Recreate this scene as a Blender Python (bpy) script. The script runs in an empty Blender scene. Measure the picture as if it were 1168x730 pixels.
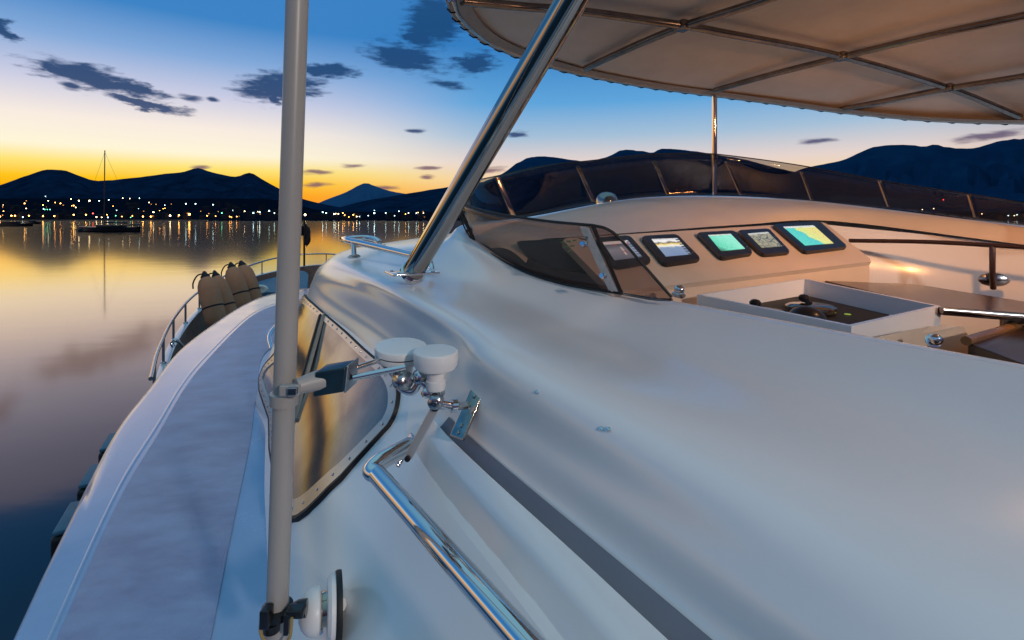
import bpy, bmesh, math, random
from mathutils import Vector, Matrix
random.seed(7)
C = bpy.context.scene.collection
F = 584.0; CX = 584.0; HZ = 249.0          # focal length and horizon used to take measurements from the photo
WATER = -4.6
U = Vector((-.47, .883, 0)).normalized(); V = Vector((.883, .47, 0)).normalized()

def P(px, py, Y): return Vector(((px-CX)/F*Y, Y, (HZ-py)/F*Y))
def PZ(px, py, Z):
    Y = Z*F/(HZ-py); return Vector(((px-CX)/F*Y, Y, Z))

# ------------------------------------------------------------------ materials
def srgb(c):
    return tuple((x/255/12.92 if x/255 <= .04045 else ((x/255+.055)/1.055)**2.4) for x in c)
def mat(name, col, rough=.4, metal=0, var=.0, vscale=6, bump=0, bscale=60, coat=0, spec=.5, col2=None, stretch=None, rvar=0):
    m = bpy.data.materials.new(name); m.use_nodes = True
    nt = m.node_tree; b = nt.nodes['Principled BSDF']
    b.inputs['Base Color'].default_value = (*col, 1); b.inputs['Roughness'].default_value = rough
    b.inputs['Metallic'].default_value = metal; b.inputs['Coat Weight'].default_value = coat
    b.inputs['Coat Roughness'].default_value = .14
    b.inputs['Specular IOR Level'].default_value = spec
    tc = nt.nodes.new('ShaderNodeTexCoord'); mp = nt.nodes.new('ShaderNodeMapping')
    nt.links.new(tc.outputs['Object'], mp.inputs['Vector'])
    if stretch: mp.inputs['Scale'].default_value = stretch
    n = nt.nodes.new('ShaderNodeTexNoise'); n.inputs['Scale'].default_value = vscale; n.inputs['Detail'].default_value = 6; n.inputs['Roughness'].default_value = .62
    nt.links.new(mp.outputs[0], n.inputs['Vector'])
    if var or col2:
        r = nt.nodes.new('ShaderNodeValToRGB'); nt.links.new(n.outputs['Fac'], r.inputs['Fac'])
        c2 = col2 if col2 else tuple(x*(1-var) for x in col)
        r.color_ramp.elements[0].position = .35; r.color_ramp.elements[0].color = (*c2, 1)
        r.color_ramp.elements[1].position = .65; r.color_ramp.elements[1].color = (*col, 1)
        nt.links.new(r.outputs[0], b.inputs['Base Color'])
    if rvar:
        mr = nt.nodes.new('ShaderNodeMapRange'); mr.inputs['From Min'].default_value = .3; mr.inputs['From Max'].default_value = .7
        mr.inputs['To Min'].default_value = max(0, rough-rvar); mr.inputs['To Max'].default_value = rough+rvar
        nt.links.new(n.outputs['Fac'], mr.inputs['Value']); nt.links.new(mr.outputs[0], b.inputs['Roughness'])
    if bump:
        n2 = nt.nodes.new('ShaderNodeTexNoise'); n2.inputs['Scale'].default_value = bscale; n2.inputs['Detail'].default_value = 3
        nt.links.new(mp.outputs[0], n2.inputs['Vector'])
        bp = nt.nodes.new('ShaderNodeBump'); bp.inputs['Strength'].default_value = bump; bp.inputs['Distance'].default_value = .01
        nt.links.new(n2.outputs['Fac'], bp.inputs['Height']); nt.links.new(bp.outputs[0], b.inputs['Normal'])
    return m
def emis(name, col, s, sides=None):
    m = bpy.data.materials.new(name); m.use_nodes = True; nt = m.node_tree
    b = nt.nodes['Principled BSDF']; b.inputs['Base Color'].default_value = (0, 0, 0, 1)
    b.inputs['Emission Color'].default_value = (*col, 1); b.inputs['Emission Strength'].default_value = s
    return m

GEL = mat('gelcoat', (.82, .81, .80), .24, var=.03, vscale=2.2, coat=.4, rvar=.015)
GELD = mat('deck_gelcoat', (.30, .42, .62), .22, var=.1, vscale=3, coat=.5, rvar=.07)  # blue of the sky reflection put into the deck colour
NONSKID = mat('nonskid', (.27, .37, .58), .34, col2=(.17, .24, .43), vscale=3.4, bump=.35, bscale=260, stretch=(1.0, 1.9, 1), rvar=.03)  # blue deck paint, deepened by sky reflection put into the colour
WARMGEL = mat('warm_lit_gelcoat', (.72, .57, .43), .38, var=.08, vscale=4, coat=.1, rvar=.06)  # white gelcoat with the helm's warm tungsten light put into its colour
CHROME = mat('polished_steel', (.72, .71, .70), .07, 1, rvar=.03, vscale=30)
STEEL = mat('steel', (.5, .5, .5), .22, 1, var=.25, vscale=25)
BRASSY = mat('stained_steel', (.55, .47, .38), .12, 1, var=.4, vscale=18)
BLACKP = mat('black_plastic', (.012, .012, .014), .28, var=.2)
RUBBER = mat('black_rubber', (.012, .012, .012), .6)
WHITEP = mat('white_plastic', (.84, .82, .79), .38, var=.06, vscale=12)
POLEM = mat('painted_pole', (.42, .39, .36), .42, var=.12, vscale=9, stretch=(1, 1, .15), rvar=.08)
NAVY = mat('navy_plastic', (.008, .028, .045), .25, var=.2)
TEAK = mat('teak', (.24, .15, .11), .5, col2=(.14, .085, .065), vscale=9, stretch=(1, .12, 1), bump=.2)
WOODD = mat('dark_wood', (.05, .022, .012), .3, col2=(.028, .012, .008), vscale=8, coat=.3)
WOODE = mat('varnished_wood', (.30, .13, .04), .25, coat=.4, var=.3)
CANVAS = mat('bimini_canvas', (.70, .60, .53), .85, var=.14, vscale=2, bump=.1, bscale=40)
TUBE = mat('dull_steel', (.30, .26, .235), .2, 1, var=.3, vscale=14)
CHROMED = mat('post_steel', (.38, .35, .325), .05, 1, rvar=.03, vscale=20)  # chrome darkened: reflections of dark surroundings put into the base colour
CANVASE = mat('bimini_trim', (.42, .32, .26), .8, var=.1, bump=.3, bscale=60)
FCOVER = mat('fender_cover', (.55, .24, .12), .85, var=.12, bump=.3, bscale=90)
ROPE = mat('black_rope', (.015, .015, .018), .8)
HULLW = mat('hull_paint', (.62, .62, .63), .2, coat=.4)
BLUETONE = mat('blue_light_tone', (.05, .16, .24), .6, var=.2)  # bow shade and light on the fender tops, put into one blue
DARKF = mat('dark_boat_paint', (.006, .007, .01), .35)
HILL = mat('hazy_forest', (.008, .030, .075), .95, col2=(.003, .014, .034), vscale=.012, spec=0)  # forest tone with the blue of distance haze put in
HILLF = mat('far_mountain', (.03, .10, .20), .95, col2=(.026, .085, .18), vscale=.002, spec=0)  # bluer base colour carries the haze of distance
HILLR = mat('right_mountain', (.006, .04, .10), .95, col2=(.004, .028, .075), vscale=.002, spec=0)  # haze blue put into the base colour here too
HWALL = mat('house_wall', (.03, .03, .045), .9, spec=.05, var=.3); HROOF = mat('house_roof', (.018, .014, .016), .9, spec=.05)
SHORE = mat('shore_land', (.004, .010, .022), .95, spec=0, var=.4, vscale=.05)
CABLE = mat('yellow_cable', (.35, .25, .09), .5)

def glass_tint(name, tint, gl=.12):
    m = bpy.data.materials.new(name); m.use_nodes = True; nt = m.node_tree
    for n in list(nt.nodes): nt.nodes.remove(n)
    o = nt.nodes.new('ShaderNodeOutputMaterial'); t = nt.nodes.new('ShaderNodeBsdfTransparent'); g = nt.nodes.new('ShaderNodeBsdfGlossy')
    lw = nt.nodes.new('ShaderNodeLayerWeight'); lw.inputs['Blend'].default_value = .5
    pw = nt.nodes.new('ShaderNodeMath'); pw.operation = 'POWER'; pw.inputs[1].default_value = 4; nt.links.new(lw.outputs['Facing'], pw.inputs[0])
    fr = nt.nodes.new('ShaderNodeMath'); fr.operation = 'MULTIPLY_ADD'; fr.inputs[1].default_value = .55; fr.inputs[2].default_value = .03; nt.links.new(pw.outputs[0], fr.inputs[0])
    t.inputs['Color'].default_value = (*tint, 1); g.inputs['Roughness'].default_value = .03; g.inputs['Color'].default_value = (.9, .9, .9, 1)
    mx = nt.nodes.new('ShaderNodeMixShader')
    nt.links.new(fr.outputs[0], mx.inputs[0]); nt.links.new(t.outputs[0], mx.inputs[1]); nt.links.new(g.outputs[0], mx.inputs[2])
    nt.links.new(mx.outputs[0], o.inputs['Surface'])
    return m
TINT = glass_tint('smoked_acrylic', (.70, .60, .56))
TINTD = glass_tint('smoked_acrylic_dark', (.66, .64, .63))
PANE = mat('mirror_glass', (.32, .29, .26), .12, .55, col2=(.14, .12, .13), rvar=.02, vscale=2.2, bump=.03, bscale=9)  # beige of reflections and blinds put into the base colour as mottling

# ------------------------------------------------------------------ object helpers
def link(name, bm, m, parent=None, smooth=True, angle=40):
    me = bpy.data.meshes.new(name); bm.normal_update(); bm.to_mesh(me); bm.free()
    for mm in (m if isinstance(m, (list, tuple)) else [m]): me.materials.append(mm)
    if smooth:
        for p in me.polygons: p.use_smooth = True
        try: me.set_sharp_from_angle(angle=math.radians(angle))
        except Exception: pass
    o = bpy.data.objects.new(name, me); C.objects.link(o)
    if parent:
        o.parent = parent; o.matrix_parent_inverse = world_of(parent).inverted()
    return o
def adopt(o, p):
    o.parent = p; o.matrix_parent_inverse = world_of(p).inverted(); return o
def world_of(o):
    M = o.matrix_basis.copy()
    if o.parent: M = world_of(o.parent) @ o.matrix_parent_inverse @ M
    return M
def tag(o, label=None, cat=None, group=None, kind=None):
    if label: o['label'] = label
    if cat: o['category'] = cat
    if group: o['group'] = group
    if kind: o['kind'] = kind
    return o
def thing(name, label, cat, loc, group=None):
    o = bpy.data.objects.new(name, None); C.objects.link(o); o.location = loc; o.empty_display_size = .1
    return tag(o, label, cat, group)
def BM(): return bmesh.new()
def cr(p, t):                                   # Catmull-Rom on list, t in [0, n-1]
    n = len(p); i = min(int(t), n-2); f = t-i
    p1, p2 = p[i], p[i+1]
    p0 = p[i-1] if i > 0 else p1*2-p2
    p3 = p[i+2] if i+2 < n else p2*2-p1
    # centripetal-ish safety: plain uniform
    return .5*((2*p1)+(p2-p0)*f+(2*p0-5*p1+4*p2-p3)*f*f+(3*p1-p0-3*p2+p3)*f**3)
def curve(pts, sub=6):
    pts = [Vector(p) for p in pts]
    n = (len(pts)-1)*sub
    return [cr(pts, i/sub) for i in range(n+1)]
def grid(bm, rows, mi=0):
    vs = [[bm.verts.new(p) for p in r] for r in rows]
    for i in range(len(vs)-1):
        for j in range(len(vs[0])-1):
            f = bm.faces.new((vs[i][j], vs[i][j+1], vs[i+1][j+1], vs[i+1][j])); f.material_index = mi
    return vs
def tube(bm, pts, r, seg=14, cap=True, mi=0, r2=None):
    pts = [Vector(p) for p in pts]; n = len(pts); rings = []
    t0 = (pts[1]-pts[0]).normalized(); up = Vector((0, 0, 1)) if abs(t0.z) < .9 else Vector((1, 0, 0))
    a = t0.cross(up).normalized()
    for i, p in enumerate(pts):
        t = (pts[min(i+1, n-1)]-pts[max(i-1, 0)]).normalized()
        a = (a-t*a.dot(t)).normalized(); b = t.cross(a)
        rr = r if r2 is None else r+(r2-r)*i/(n-1)
        rings.append([bm.verts.new(p+(a*math.cos(q)+b*math.sin(q))*rr) for q in [k*2*math.pi/seg for k in range(seg)]])
    for i in range(n-1):
        for k in range(seg):
            f = bm.faces.new((rings[i][k], rings[i][(k+1) % seg], rings[i+1][(k+1) % seg], rings[i+1][k])); f.material_index = mi
    if cap:
        f = bm.faces.new(rings[0][::-1]); f.material_index = mi; f = bm.faces.new(rings[-1]); f.material_index = mi
def frame_of(axis):
    z = Vector(axis).normalized(); x = z.orthogonal().normalized(); y = z.cross(x)
    return x, y, z
def lathe(bm, base, axis, prof, seg=32, mi=0):
    x, y, z = frame_of(axis); base = Vector(base); rings = []
    for r, h in prof:
        c = base+z*h
        rings.append([bm.verts.new(c+(x*math.cos(q)+y*math.sin(q))*max(r, 1e-5)) for q in [k*2*math.pi/seg for k in range(seg)]])
    for i in range(len(rings)-1):
        for k in range(seg):
            f = bm.faces.new((rings[i][k], rings[i][(k+1) % seg], rings[i+1][(k+1) % seg], rings[i+1][k])); f.material_index = mi
    bm.faces.new(rings[0][::-1]).material_index = mi; bm.faces.new(rings[-1]).material_index = mi
def box(bm, c, ax, ay, az, sx, sy, sz, bev=.0, mi=0):
    c = Vector(c); ax = Vector(ax).normalized()*sx/2; ay = Vector(ay).normalized()*sy/2; az = Vector(az).normalized()*sz/2
    vs = [bm.verts.new(c+ax*i+ay*j+az*k) for i in (-1, 1) for j in (-1, 1) for k in (-1, 1)]
    fs = [bm.faces.new([vs[q] for q in f]) for f in ((0, 1, 3, 2), (4, 6, 7, 5), (0, 4, 5, 1), (2, 3, 7, 6), (0, 2, 6, 4), (1, 5, 7, 3))]
    for f in fs: f.material_index = mi
    if bev:
        es = list({e for f in fs for e in f.edges})
        bmesh.ops.bevel(bm, geom=es, offset=bev, segments=3, affect='EDGES', profile=.6)
def slab(bm, quad, n, th, bev=0, mi=0):          # extrude polygon (list of Vectors) along n by th, downwards
    n = Vector(n).normalized()*th
    t = [bm.verts.new(q) for q in quad]; b = [bm.verts.new(q-n) for q in quad]
    k = len(quad); fs = [bm.faces.new(t), bm.faces.new(b[::-1])]
    for i in range(k): fs.append(bm.faces.new((t[i], b[i], b[(i+1) % k], t[(i+1) % k])))
    for f in fs: f.material_index = mi
    if bev:
        es = list({e for f in fs for e in f.edges})
        bmesh.ops.bevel(bm, geom=es, offset=bev, segments=3, affect='EDGES')
    bmesh.ops.recalc_face_normals(bm, faces=bm.faces)
def roundpoly(q, r, seg=5):
    out = []; n = len(q)
    for i in range(n):
        p = q[i]; a = (q[i-1]-p); b = (q[(i+1) % n]-p); rr = min(r, a.length*.45, b.length*.45)
        p0 = p+a.normalized()*rr; p1 = p+b.normalized()*rr
        for k in range(seg+1):
            t = k/seg; out.append(p0*(1-t)**2+p*2*t*(1-t)+p1*t*t)
    return out

# ================================================================== THE YACHT
yacht = thing('motor_yacht', 'white motor yacht filling the foreground, with flybridge, smoked windscreen and chrome rails', 'yacht', (0, 2, WATER))

# --- superstructure: rows (foot -> windscreen coaming) at stations aft port -> round the front -> starboard
DZ = -1.3
def xz(x, y, z): return Vector((x, y, z))
R0 = [PZ(300, 730, DZ), xz(-1.05, 2.15, DZ), xz(-1.2, 2.45, DZ), xz(-1.48, 3.05, DZ), xz(-1.88, 3.9, DZ), xz(-1.5, 5.2, DZ), xz(-.3, 6.3, DZ), xz(1.4, 6.9, DZ), xz(3.8, 6.5, DZ), xz(5.6, 4.4, DZ)]
R1 = [P(625, 730, 1.0), P(470, 521, 1.64), P(462, 436, 1.9), P(410, 386, 2.42), P(352, 333, 3.6), xz(-1.3, 4.7, -.6), xz(-.2, 5.9, -.6), xz(1.4, 6.4, -.6), xz(3.5, 6.1, -.6), xz(5.2, 4.2, -.7)]
R2 = [P(803, 730, .95), P(514, 482, 1.60), P(487, 422, 1.84), P(425, 368, 2.36), P(356, 321, 3.6), xz(-1.25, 4.6, -.48), xz(-.15, 5.8, -.45), xz(1.4, 6.3, -.42), xz(3.4, 6.0, -.42), xz(5.1, 4.2, -.55)]
R3 = [P(862, 668, .92), P(548, 456, 1.52), P(508, 392, 1.75), P(437, 343, 2.22), P(367, 302, 3.55), xz(-1.15, 4.5, -.31), xz(-.12, 5.65, -.27), xz(1.35, 6.1, -.2), xz(3.3, 5.8, -.25), xz(5.0, 4.1, -.42)]
R4 = [P(960, 590, .92), P(600, 412, 1.44), P(545, 370, 1.69), P(462, 328, 2.12), P(398, 289, 3.4), P(440, 277, 4.1), xz(-.1, 5.3, -.12), xz(1.3, 5.8, -.02), xz(3.2, 5.5, -.05), xz(4.7, 4.0, -.25)]
R5 = [P(1090, 500, 1.11), P(708, 390, 1.80), P(640, 362, 2.0), P(572, 334, 2.2), P(523, 298, 2.52), P(500, 274, 3.1), xz(.0, 4.4, -.04), xz(1.2, 4.9, .10), xz(2.9, 4.8, .08), xz(4.2, 3.6, -.12)]
R6 = [P(1168, 421, 1.17), P(766, 347, 1.99), P(690, 333, 2.17), P(604, 315, 2.38), P(541, 280, 2.64), P(526, 257, 3.0), P(605, 247, 3.8), P(740, 225, 4.2), P(900, 227, 4.1), P(1168, 258, 3.1)]
R7 = [P(1168, 409, 1.22), P(768, 339, 2.06), P(694, 327, 2.23), P(612, 311, 2.43), P(551, 277, 2.68), P(536, 257, 2.96), P(611, 246, 3.72), P(740, 224, 4.13), P(897, 226, 4.03), P(1168, 257, 3.02)]
rows = [R0, R1, R2, R3, R4, R5, R6, R7]
for r in rows:
    s0 = r[0]+(r[0]-r[1])*1.6; r.insert(0, s0)
    e = r[-1]+(r[-1]-r[-2])*.9; r.append(e)
SUB = 8
def row_curve(r): return curve(r, SUB)
RC = [row_curve(r) for r in rows]
NS = len(RC[0])
def loft(cr_rows, sub, sharp_between=()):
    """interpolate smoothly across rows"""
    out = []
    n = len(cr_rows)
    for i in range(n-1):
        for k in range(sub):
            t = i+k/sub
            out.append([cr([row[j] for row in cr_rows], t) for j in range(NS)])
    out.append(cr_rows[-1]); return out
# cabin side wall (foot to wall top): nearly flat, ruled
bm = BM()
wall_rows = []
for k in range(9):
    t = k/8; wall_rows.append([RC[0][j].lerp(RC[1][j], t)+Vector((-.05, -.03, .02))*math.sin(t*math.pi) for j in range(NS)])
grid(bm, wall_rows)
link('cabin_side', bm, GEL, yacht)
# flank, shoulder and riser
bm = BM(); fl = loft(RC[1:7], 7)
grid(bm, fl)
link('flybridge_coaming', bm, GEL, yacht, angle=50)
bm = BM()
R7C = [p+Vector((0, 0, -.014)) for p in RC[7]]
# soft crease then coaming top
top_rows = [RC[6]]
for k in range(1, 5):
    top_rows.append([RC[6][j].lerp(R7C[j], k/4)+Vector((0, 0, .003*math.sin(k/4*math.pi))) for j in range(NS)])
grid(bm, top_rows)
# inner lip down
grid(bm, [R7C, [p+Vector((.0, .0, -.07)) for p in R7C]])
bmesh.ops.remove_doubles(bm, verts=bm.verts, dist=.0005)
link('coaming_cap', bm, GEL, yacht, angle=40)

def on_wall(s, t):                             # s station (in R index incl. extra one), t 0 foot..1 top
    a = cr(R0, s); b = cr(R1, s)
    return a.lerp(b, t)+Vector((-.05, -.03, .02))*math.sin(t*math.pi)
def wall_n(s, t):
    d1 = on_wall(s+.05, t)-on_wall(s-.05, t); d2 = on_wall(s, min(1, t+.05))-on_wall(s, t-.05)
    n = d2.cross(d1).normalized()
    return n if n.x < 0 else -n

# --- side deck sheet
E0 = [PZ(10, 730, DZ), PZ(62, 622, DZ), PZ(130, 492, DZ), PZ(168, 443, DZ), PZ(210, 393, DZ), PZ(265, 354, DZ), PZ(293, 340, DZ), PZ(318, 333, DZ), PZ(345, 329, DZ), xz(-2.6, 10.2, DZ), xz(0, 10.4, DZ), xz(3.4, 9.0, DZ), xz(5.4, 6.8, DZ), xz(6.4, 4.5, DZ)]
E0.insert(0, E0[0]+(E0[0]-E0[1])*2.2)
oc = curve(E0, 8); NO = len(oc)
inn = [xz(.6, -1.6, DZ), xz(-.7, 1.58, DZ), xz(-1.3, 2.8, DZ), xz(-1.9, 4.0, DZ), xz(-1.75, 4.9, DZ), xz(-1.3, 5.5, DZ), xz(-.3, 6.2, DZ), xz(1.4, 6.7, DZ), xz(3.7, 6.3, DZ), xz(5.2, 4.4, DZ)]
ic0 = curve(inn, 40)
def resample(c, n):
    L = [0]
    for a, b in zip(c, c[1:]): L.append(L[-1]+(b-a).length)
    out = []; k = 0
    for i in range(n):
        d = L[-1]*i/(n-1)
        while k < len(L)-2 and L[k+1] < d: k += 1
        out.append(c[k].lerp(c[k+1], (d-L[k])/max(1e-9, L[k+1]-L[k])))
    return out
NN = 140
oc = resample(oc, NN); ic = resample(ic0, NN)
def deckp(j, t, dz=0):
    p = oc[j].lerp(ic[j], t); z = .035*math.sin(min(1, t*1.0)*math.pi/2)
    return p+Vector((0, 0, z+dz))
bm = BM()
drows = []
edge_out = []
for j in range(NN):
    a = oc[max(0, j-1)]; b = oc[min(NN-1, j+1)]; n = (b-a).cross(Vector((0, 0, 1))).normalized()
    if n.dot(oc[j]-ic[j]) < 0: n = -n
    edge_out.append(n)
for off, z in ((-.10, -.32), (-.02, -.30), (.0, -.06), (.0, -.03), (-.008, -.012), (-.025, 0)):
    drows.append([oc[j]+edge_out[j]*off+Vector((0, 0, z)) for j in range(NN)])
for t in (.05, .12, .3, .5, .7, .9, 1):
    drows.append([deckp(j, t) for j in range(NN)])
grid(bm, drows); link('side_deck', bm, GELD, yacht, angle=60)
bm = BM()
def panel(t0, t1, j0, j1, dz):
    rr = []
    for k in range(9):
        t = t0+(t1-t0)*k/8
        rr.append([deckp(j, t, dz) for j in range(j0, j1)])
    grid(bm, rr)
panel(.29, .80, 0, NN-4, .005)
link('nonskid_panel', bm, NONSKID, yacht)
bm = BM()   # shallow moulded border strip either side
for t0, t1 in ((.24, .262),):
    rr = [[deckp(j, t0, .001) for j in range(NN)], [deckp(j, t0+.008, .003) for j in range(NN)], [deckp(j, t1-.008, .003) for j in range(NN)], [deckp(j, t1, .001) for j in range(NN)]]
    grid(bm, rr)
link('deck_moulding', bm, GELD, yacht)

# --- windows on the cabin side (two panes, chromed riveted frame, black gasket)
WO = Vector((-.012, -.008, .006))
def wpoly(pts, off):
    return [on_wall(s, t)+wall_n(s, t)*off for s, t in pts]
# find (s,t) on the wall that projects to a pixel
def proj(p): return (CX+p.x/p.y*F, HZ-p.z/p.y*F)
def find(px, py, s0=3.5, t0=.6):
    s, t = s0, t0
    for it in range(60):
        x, y = proj(on_wall(s, t)); e = 1e-3
        xs, ys = proj(on_wall(s+e, t)); xt, yt = proj(on_wall(s, t+e))
        a, b, c, d = (xs-x)/e, (xt-x)/e, (ys-y)/e, (yt-y)/e; det = a*d-b*c
        if abs(det) < 1e-6: break
        dx, dy = px-x, py-y
        ds = (d*dx-b*dy)/det; dt = (-c*dx+a*dy)/det
        s += max(-.3, min(.3, ds))*.8; t += max(-.2, min(.2, dt))*.8
        s = max(1.2, min(6.4, s)); t = max(.02, min(1.0, t))
    return s, t
win_outline_px = [(331, 594), (309, 512), (297, 432), (297, 408), (318, 372), (348, 337), (358, 346), (405, 388), (450, 430), (456, 452), (445, 486), (391, 546)]
wo = [find(*q) for q in win_outline_px]
def shrink(pts, k):
    cs = sum(p[0] for p in pts)/len(pts); ct = sum(p[1] for p in pts)/len(pts)
    return [(cs+(p[0]-cs)*k, ct+(p[1]-ct)*(1-(1-k)*1.15)) for p in pts]
def smoothst(pts, sub=5):
    v = [Vector((a, b, 0)) for a, b in pts]; n = len(v); out = []
    for i in range(n):
        for k in range(sub):
            q = [v[(i-1) % n], v[i], v[(i+1) % n], v[(i+2) % n]]
            r = cr(q, 1+k/sub); l = v[i].lerp(v[(i+1) % n], k/sub)
            r = l.lerp(r, .55); out.append((r.x, r.y))
    return out
wos = smoothst(wo)
def ring(bm, outer, inner, oo, oi, mi=0):
    a = wpoly(outer, oo); b = wpoly(inner, oi); n = len(a)
    va = [bm.verts.new(p) for p in a]; vb = [bm.verts.new(p) for p in b]
    for i in range(n):
        f = bm.faces.new((va[i], va[(i+1) % n], vb[(i+1) % n], vb[i])); f.material_index = mi
win = bpy.data.objects.new('window', None); C.objects.link(win); win.parent = yacht
bm = BM(); k1 = shrink(wos, 1.014); ring(bm, k1, wos, .001, .014); ring(bm, wos, shrink(wos, .985), .014, .012)
link('gasket', bm, RUBBER, win)
bm = BM(); s1 = shrink(wos, .985); s2 = shrink(wos, .875)
ring(bm, s1, shrink(wos, .98), .002, .011); ring(bm, shrink(wos, .98), shrink(wos, .88), .011, .011); ring(bm, shrink(wos, .88), s2, .011, .002)
FRAME = mat('window_frame_metal', (.62, .55, .47), .25, .6, var=.15, vscale=10)
fr = link('frame', bm, FRAME, yacht)
bm = BM()
mid = shrink(wos, .935); mv = wpoly(mid, .0115); per = [0]
for i in range(len(mv)): per.append(per[-1]+(mv[(i+1) % len(mv)]-mv[i]).length)
d = .03
while d < per[-1]:
    i = max(k for k in range(len(mv)) if per[k] <= d); f = (d-per[i])/max(1e-6, per[i+1]-per[i])
    s_, t_ = mid[i]
    lathe(bm, mv[i].lerp(mv[(i+1) % len(mv)], f), wall_n(s_, t_), [(.0055, 0), (.0050, .002), (.002, .003)], 10)
    d += .085
rv = link('rivet', bm, STEEL, yacht); rv['kind'] = 'stuff'
glass_in = shrink(wos, .877)
gp = wpoly(glass_in, .003)
# planar fit of pane: triangulated fan with centre following the wall
bm = BM()
cs = sum(p[0] for p in glass_in)/len(glass_in); ct = sum(p[1] for p in glass_in)/len(glass_in)
NR = 8; ringsv = []
for k in range(NR+1):
    q = [(cs+(a-cs)*(1-k/NR*.999), ct+(b-ct)*(1-k/NR*.999)) for a, b in glass_in]
    ringsv.append([bm.verts.new(p) for p in wpoly(q, .003)])
for k in range(NR):
    n = len(ringsv[0])
    for i in range(n): bm.faces.new((ringsv[k][i], ringsv[k][(i+1) % n], ringsv[k+1][(i+1) % n], ringsv[k+1][i]))
link('pane', bm, PANE, win, angle=180)
adopt(fr, win); adopt(rv, win)
# centre divider
bm = BM()
for w, off, mi in ((.060, .010, 0), (.018, .019, 1)):
    a = find(369, 361); b = find(336, 480); c = find(330, 560)
    path = [(a[0], a[1]), (b[0], b[1])]
    pts = [on_wall(a[0]+(b[0]-a[0])*k/8, a[1]+(b[1]-a[1])*k/8)+wall_n(3.5, .5)*off for k in range(9)]
    dirv = (pts[-1]-pts[0]).normalized(); sd = dirv.cross(wall_n(3.5, .5)).normalized()
    box(bm, (pts[0]+pts[-1])/2, dirv, sd, wall_n(3.5, .5), (pts[-1]-pts[0]).length, w, .016, mi=mi)
link('divider', bm, [FRAME, RUBBER], win)

# --- ledge moulding with gutter behind the handrail
def ledge_path(off_in, z):
    a = []
    for k in range(13):
        t = k/12
        s = .2+t*(2.02-.2)
        p = cr(R1, s); q = cr(R2, s); v = (q-p).normalized()
        a.append(p.lerp(q, off_in)+Vector((0, 0, z*min(1, (q-p).length/.2))))
    return a
bm = BM()
sec = [(.02, -.03), (.26, .038), (.30, .046), (.34, .049), (.58, .052), (.61, .048), (.63, .03), (.64, -.02)]
rr = [ledge_path(a, b) for a, b in sec]
vs = grid(bm, rr)
bm.faces.new([r[-1] for r in vs])
link('ledge_moulding', bm, GEL, yacht, angle=50)
bm = BM()
GUT = mat('shaded_channel', (.17, .175, .21), .45, var=.1)  # shade inside the channel put into this dark grey
rr = [ledge_path(a, b) for a, b in ((.63, .010), (.8, .006), (1.0, .014))]
grid(bm, rr); link('gutter', bm, GUT, yacht)

# --- handrail (port side)
def rail(name, pts, r, posts=(), m=CHROME, parent=yacht, sub=8, seg=18):
    bm = BM(); tube(bm, curve(pts, sub) if len(pts) > 2 else pts, r, seg); 
    o = link(name, bm, m, parent)
    for a, b in posts:
        bm = BM(); tube(bm, [a, b], r*.9, 12); lathe(bm, b, (a-b), [(r*2.1, 0), (r*2.1, .004), (r*1.2, .010), (r*.95, .014)], 18)
        c = link('stanchion', bm, m, parent); adopt(c, o)
    return o
hr_a = P(430, 541, 1.42); hr_b = P(601, 735, .86); hr_c = hr_b+(hr_b-hr_a)*1.2
bm = BM(); tube(bm, [hr_a, hr_a.lerp(hr_b, .5), hr_b, hr_c], .0255, 28)
# rounded elbow into the mount
el = P(468, 508, 1.56)
hand = link('handrail', bm, CHROME, yacht)
bm = BM(); tube(bm, curve([hr_a+(hr_b-hr_a).normalized()*.004, P(424, 536, 1.44), P(438, 524, 1.48), el], 6), .0255, 20)
o = link('rail_elbow', bm, CHROME, yacht); adopt(o, hand)
bm = BM(); box(bm, P(462, 513, 1.56), P(480, 490, 1.58)-P(455, 530, 1.51), wall_n(2.2, .9), U, .095, .012, .045, .004)
o = link('mount_plate', bm, STEEL, yacht); adopt(o, hand)

# --- chrome grab rail on the brow and its feet
gr = rail('grab_rail', [P(470, 291, 2.55), P(440, 284, 2.75), P(410, 277, 3.0), P(394, 273.5, 3.15), P(393, 272.5, 3.4), P(415, 271, 3.55), P(428, 273, 3.5), P(433, 277, 3.45)], .018, [(P(403, 276, 3.05), P(404, 293, 3.02)), (P(432, 276, 3.46), P(434, 282, 3.45))])
rail('grab_rail', [P(478, 296, 2.5), P(483, 290, 2.5), P(488, 293, 2.48), P(492, 305, 2.42), P(493, 310, 2.38)], .015)

# --- pillar of the hardtop / bimini
bim = thing('bimini_top', 'pale canvas bimini canopy on chrome frame shading the flybridge', 'canopy', (1.2, 2.5, -.2))
def strip_tube(name, pts, r, parent, m=CHROME, seg=16):
    bm = BM(); tube(bm, pts, r, seg); return link(name, bm, m, parent)
pb = P(470, 312, 2.2); pt = P(652, 0, 1.45); pe = pb+(pt-pb)*1.35
strip_tube('post', [pb, pb.lerp(pt, .5), pt, pe], .045, bim, CHROMED, seg=40)
pdir = (pt-pb).normalized()
bm = BM(); box(bm, pb+Vector((0, 0, .004)), V, U, (.0, -.12, 1), .20, .15, .010, .004)
for i in (-1, 1):
    for j in (-1, 1): lathe(bm, pb+V*.075*i+U*.055*j+Vector((0, 0, .009)), (0, -.12, 1), [(.009, 0), (.008, .004), (.003, .006)], 12)
link('base_plate', bm, CHROME, bim)
bm = BM(); lathe(bm, pb, pdir, [(.055, 0), (.055, .012), (.047, .02)], 30); link('collar', bm, CHROME, bim)

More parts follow.
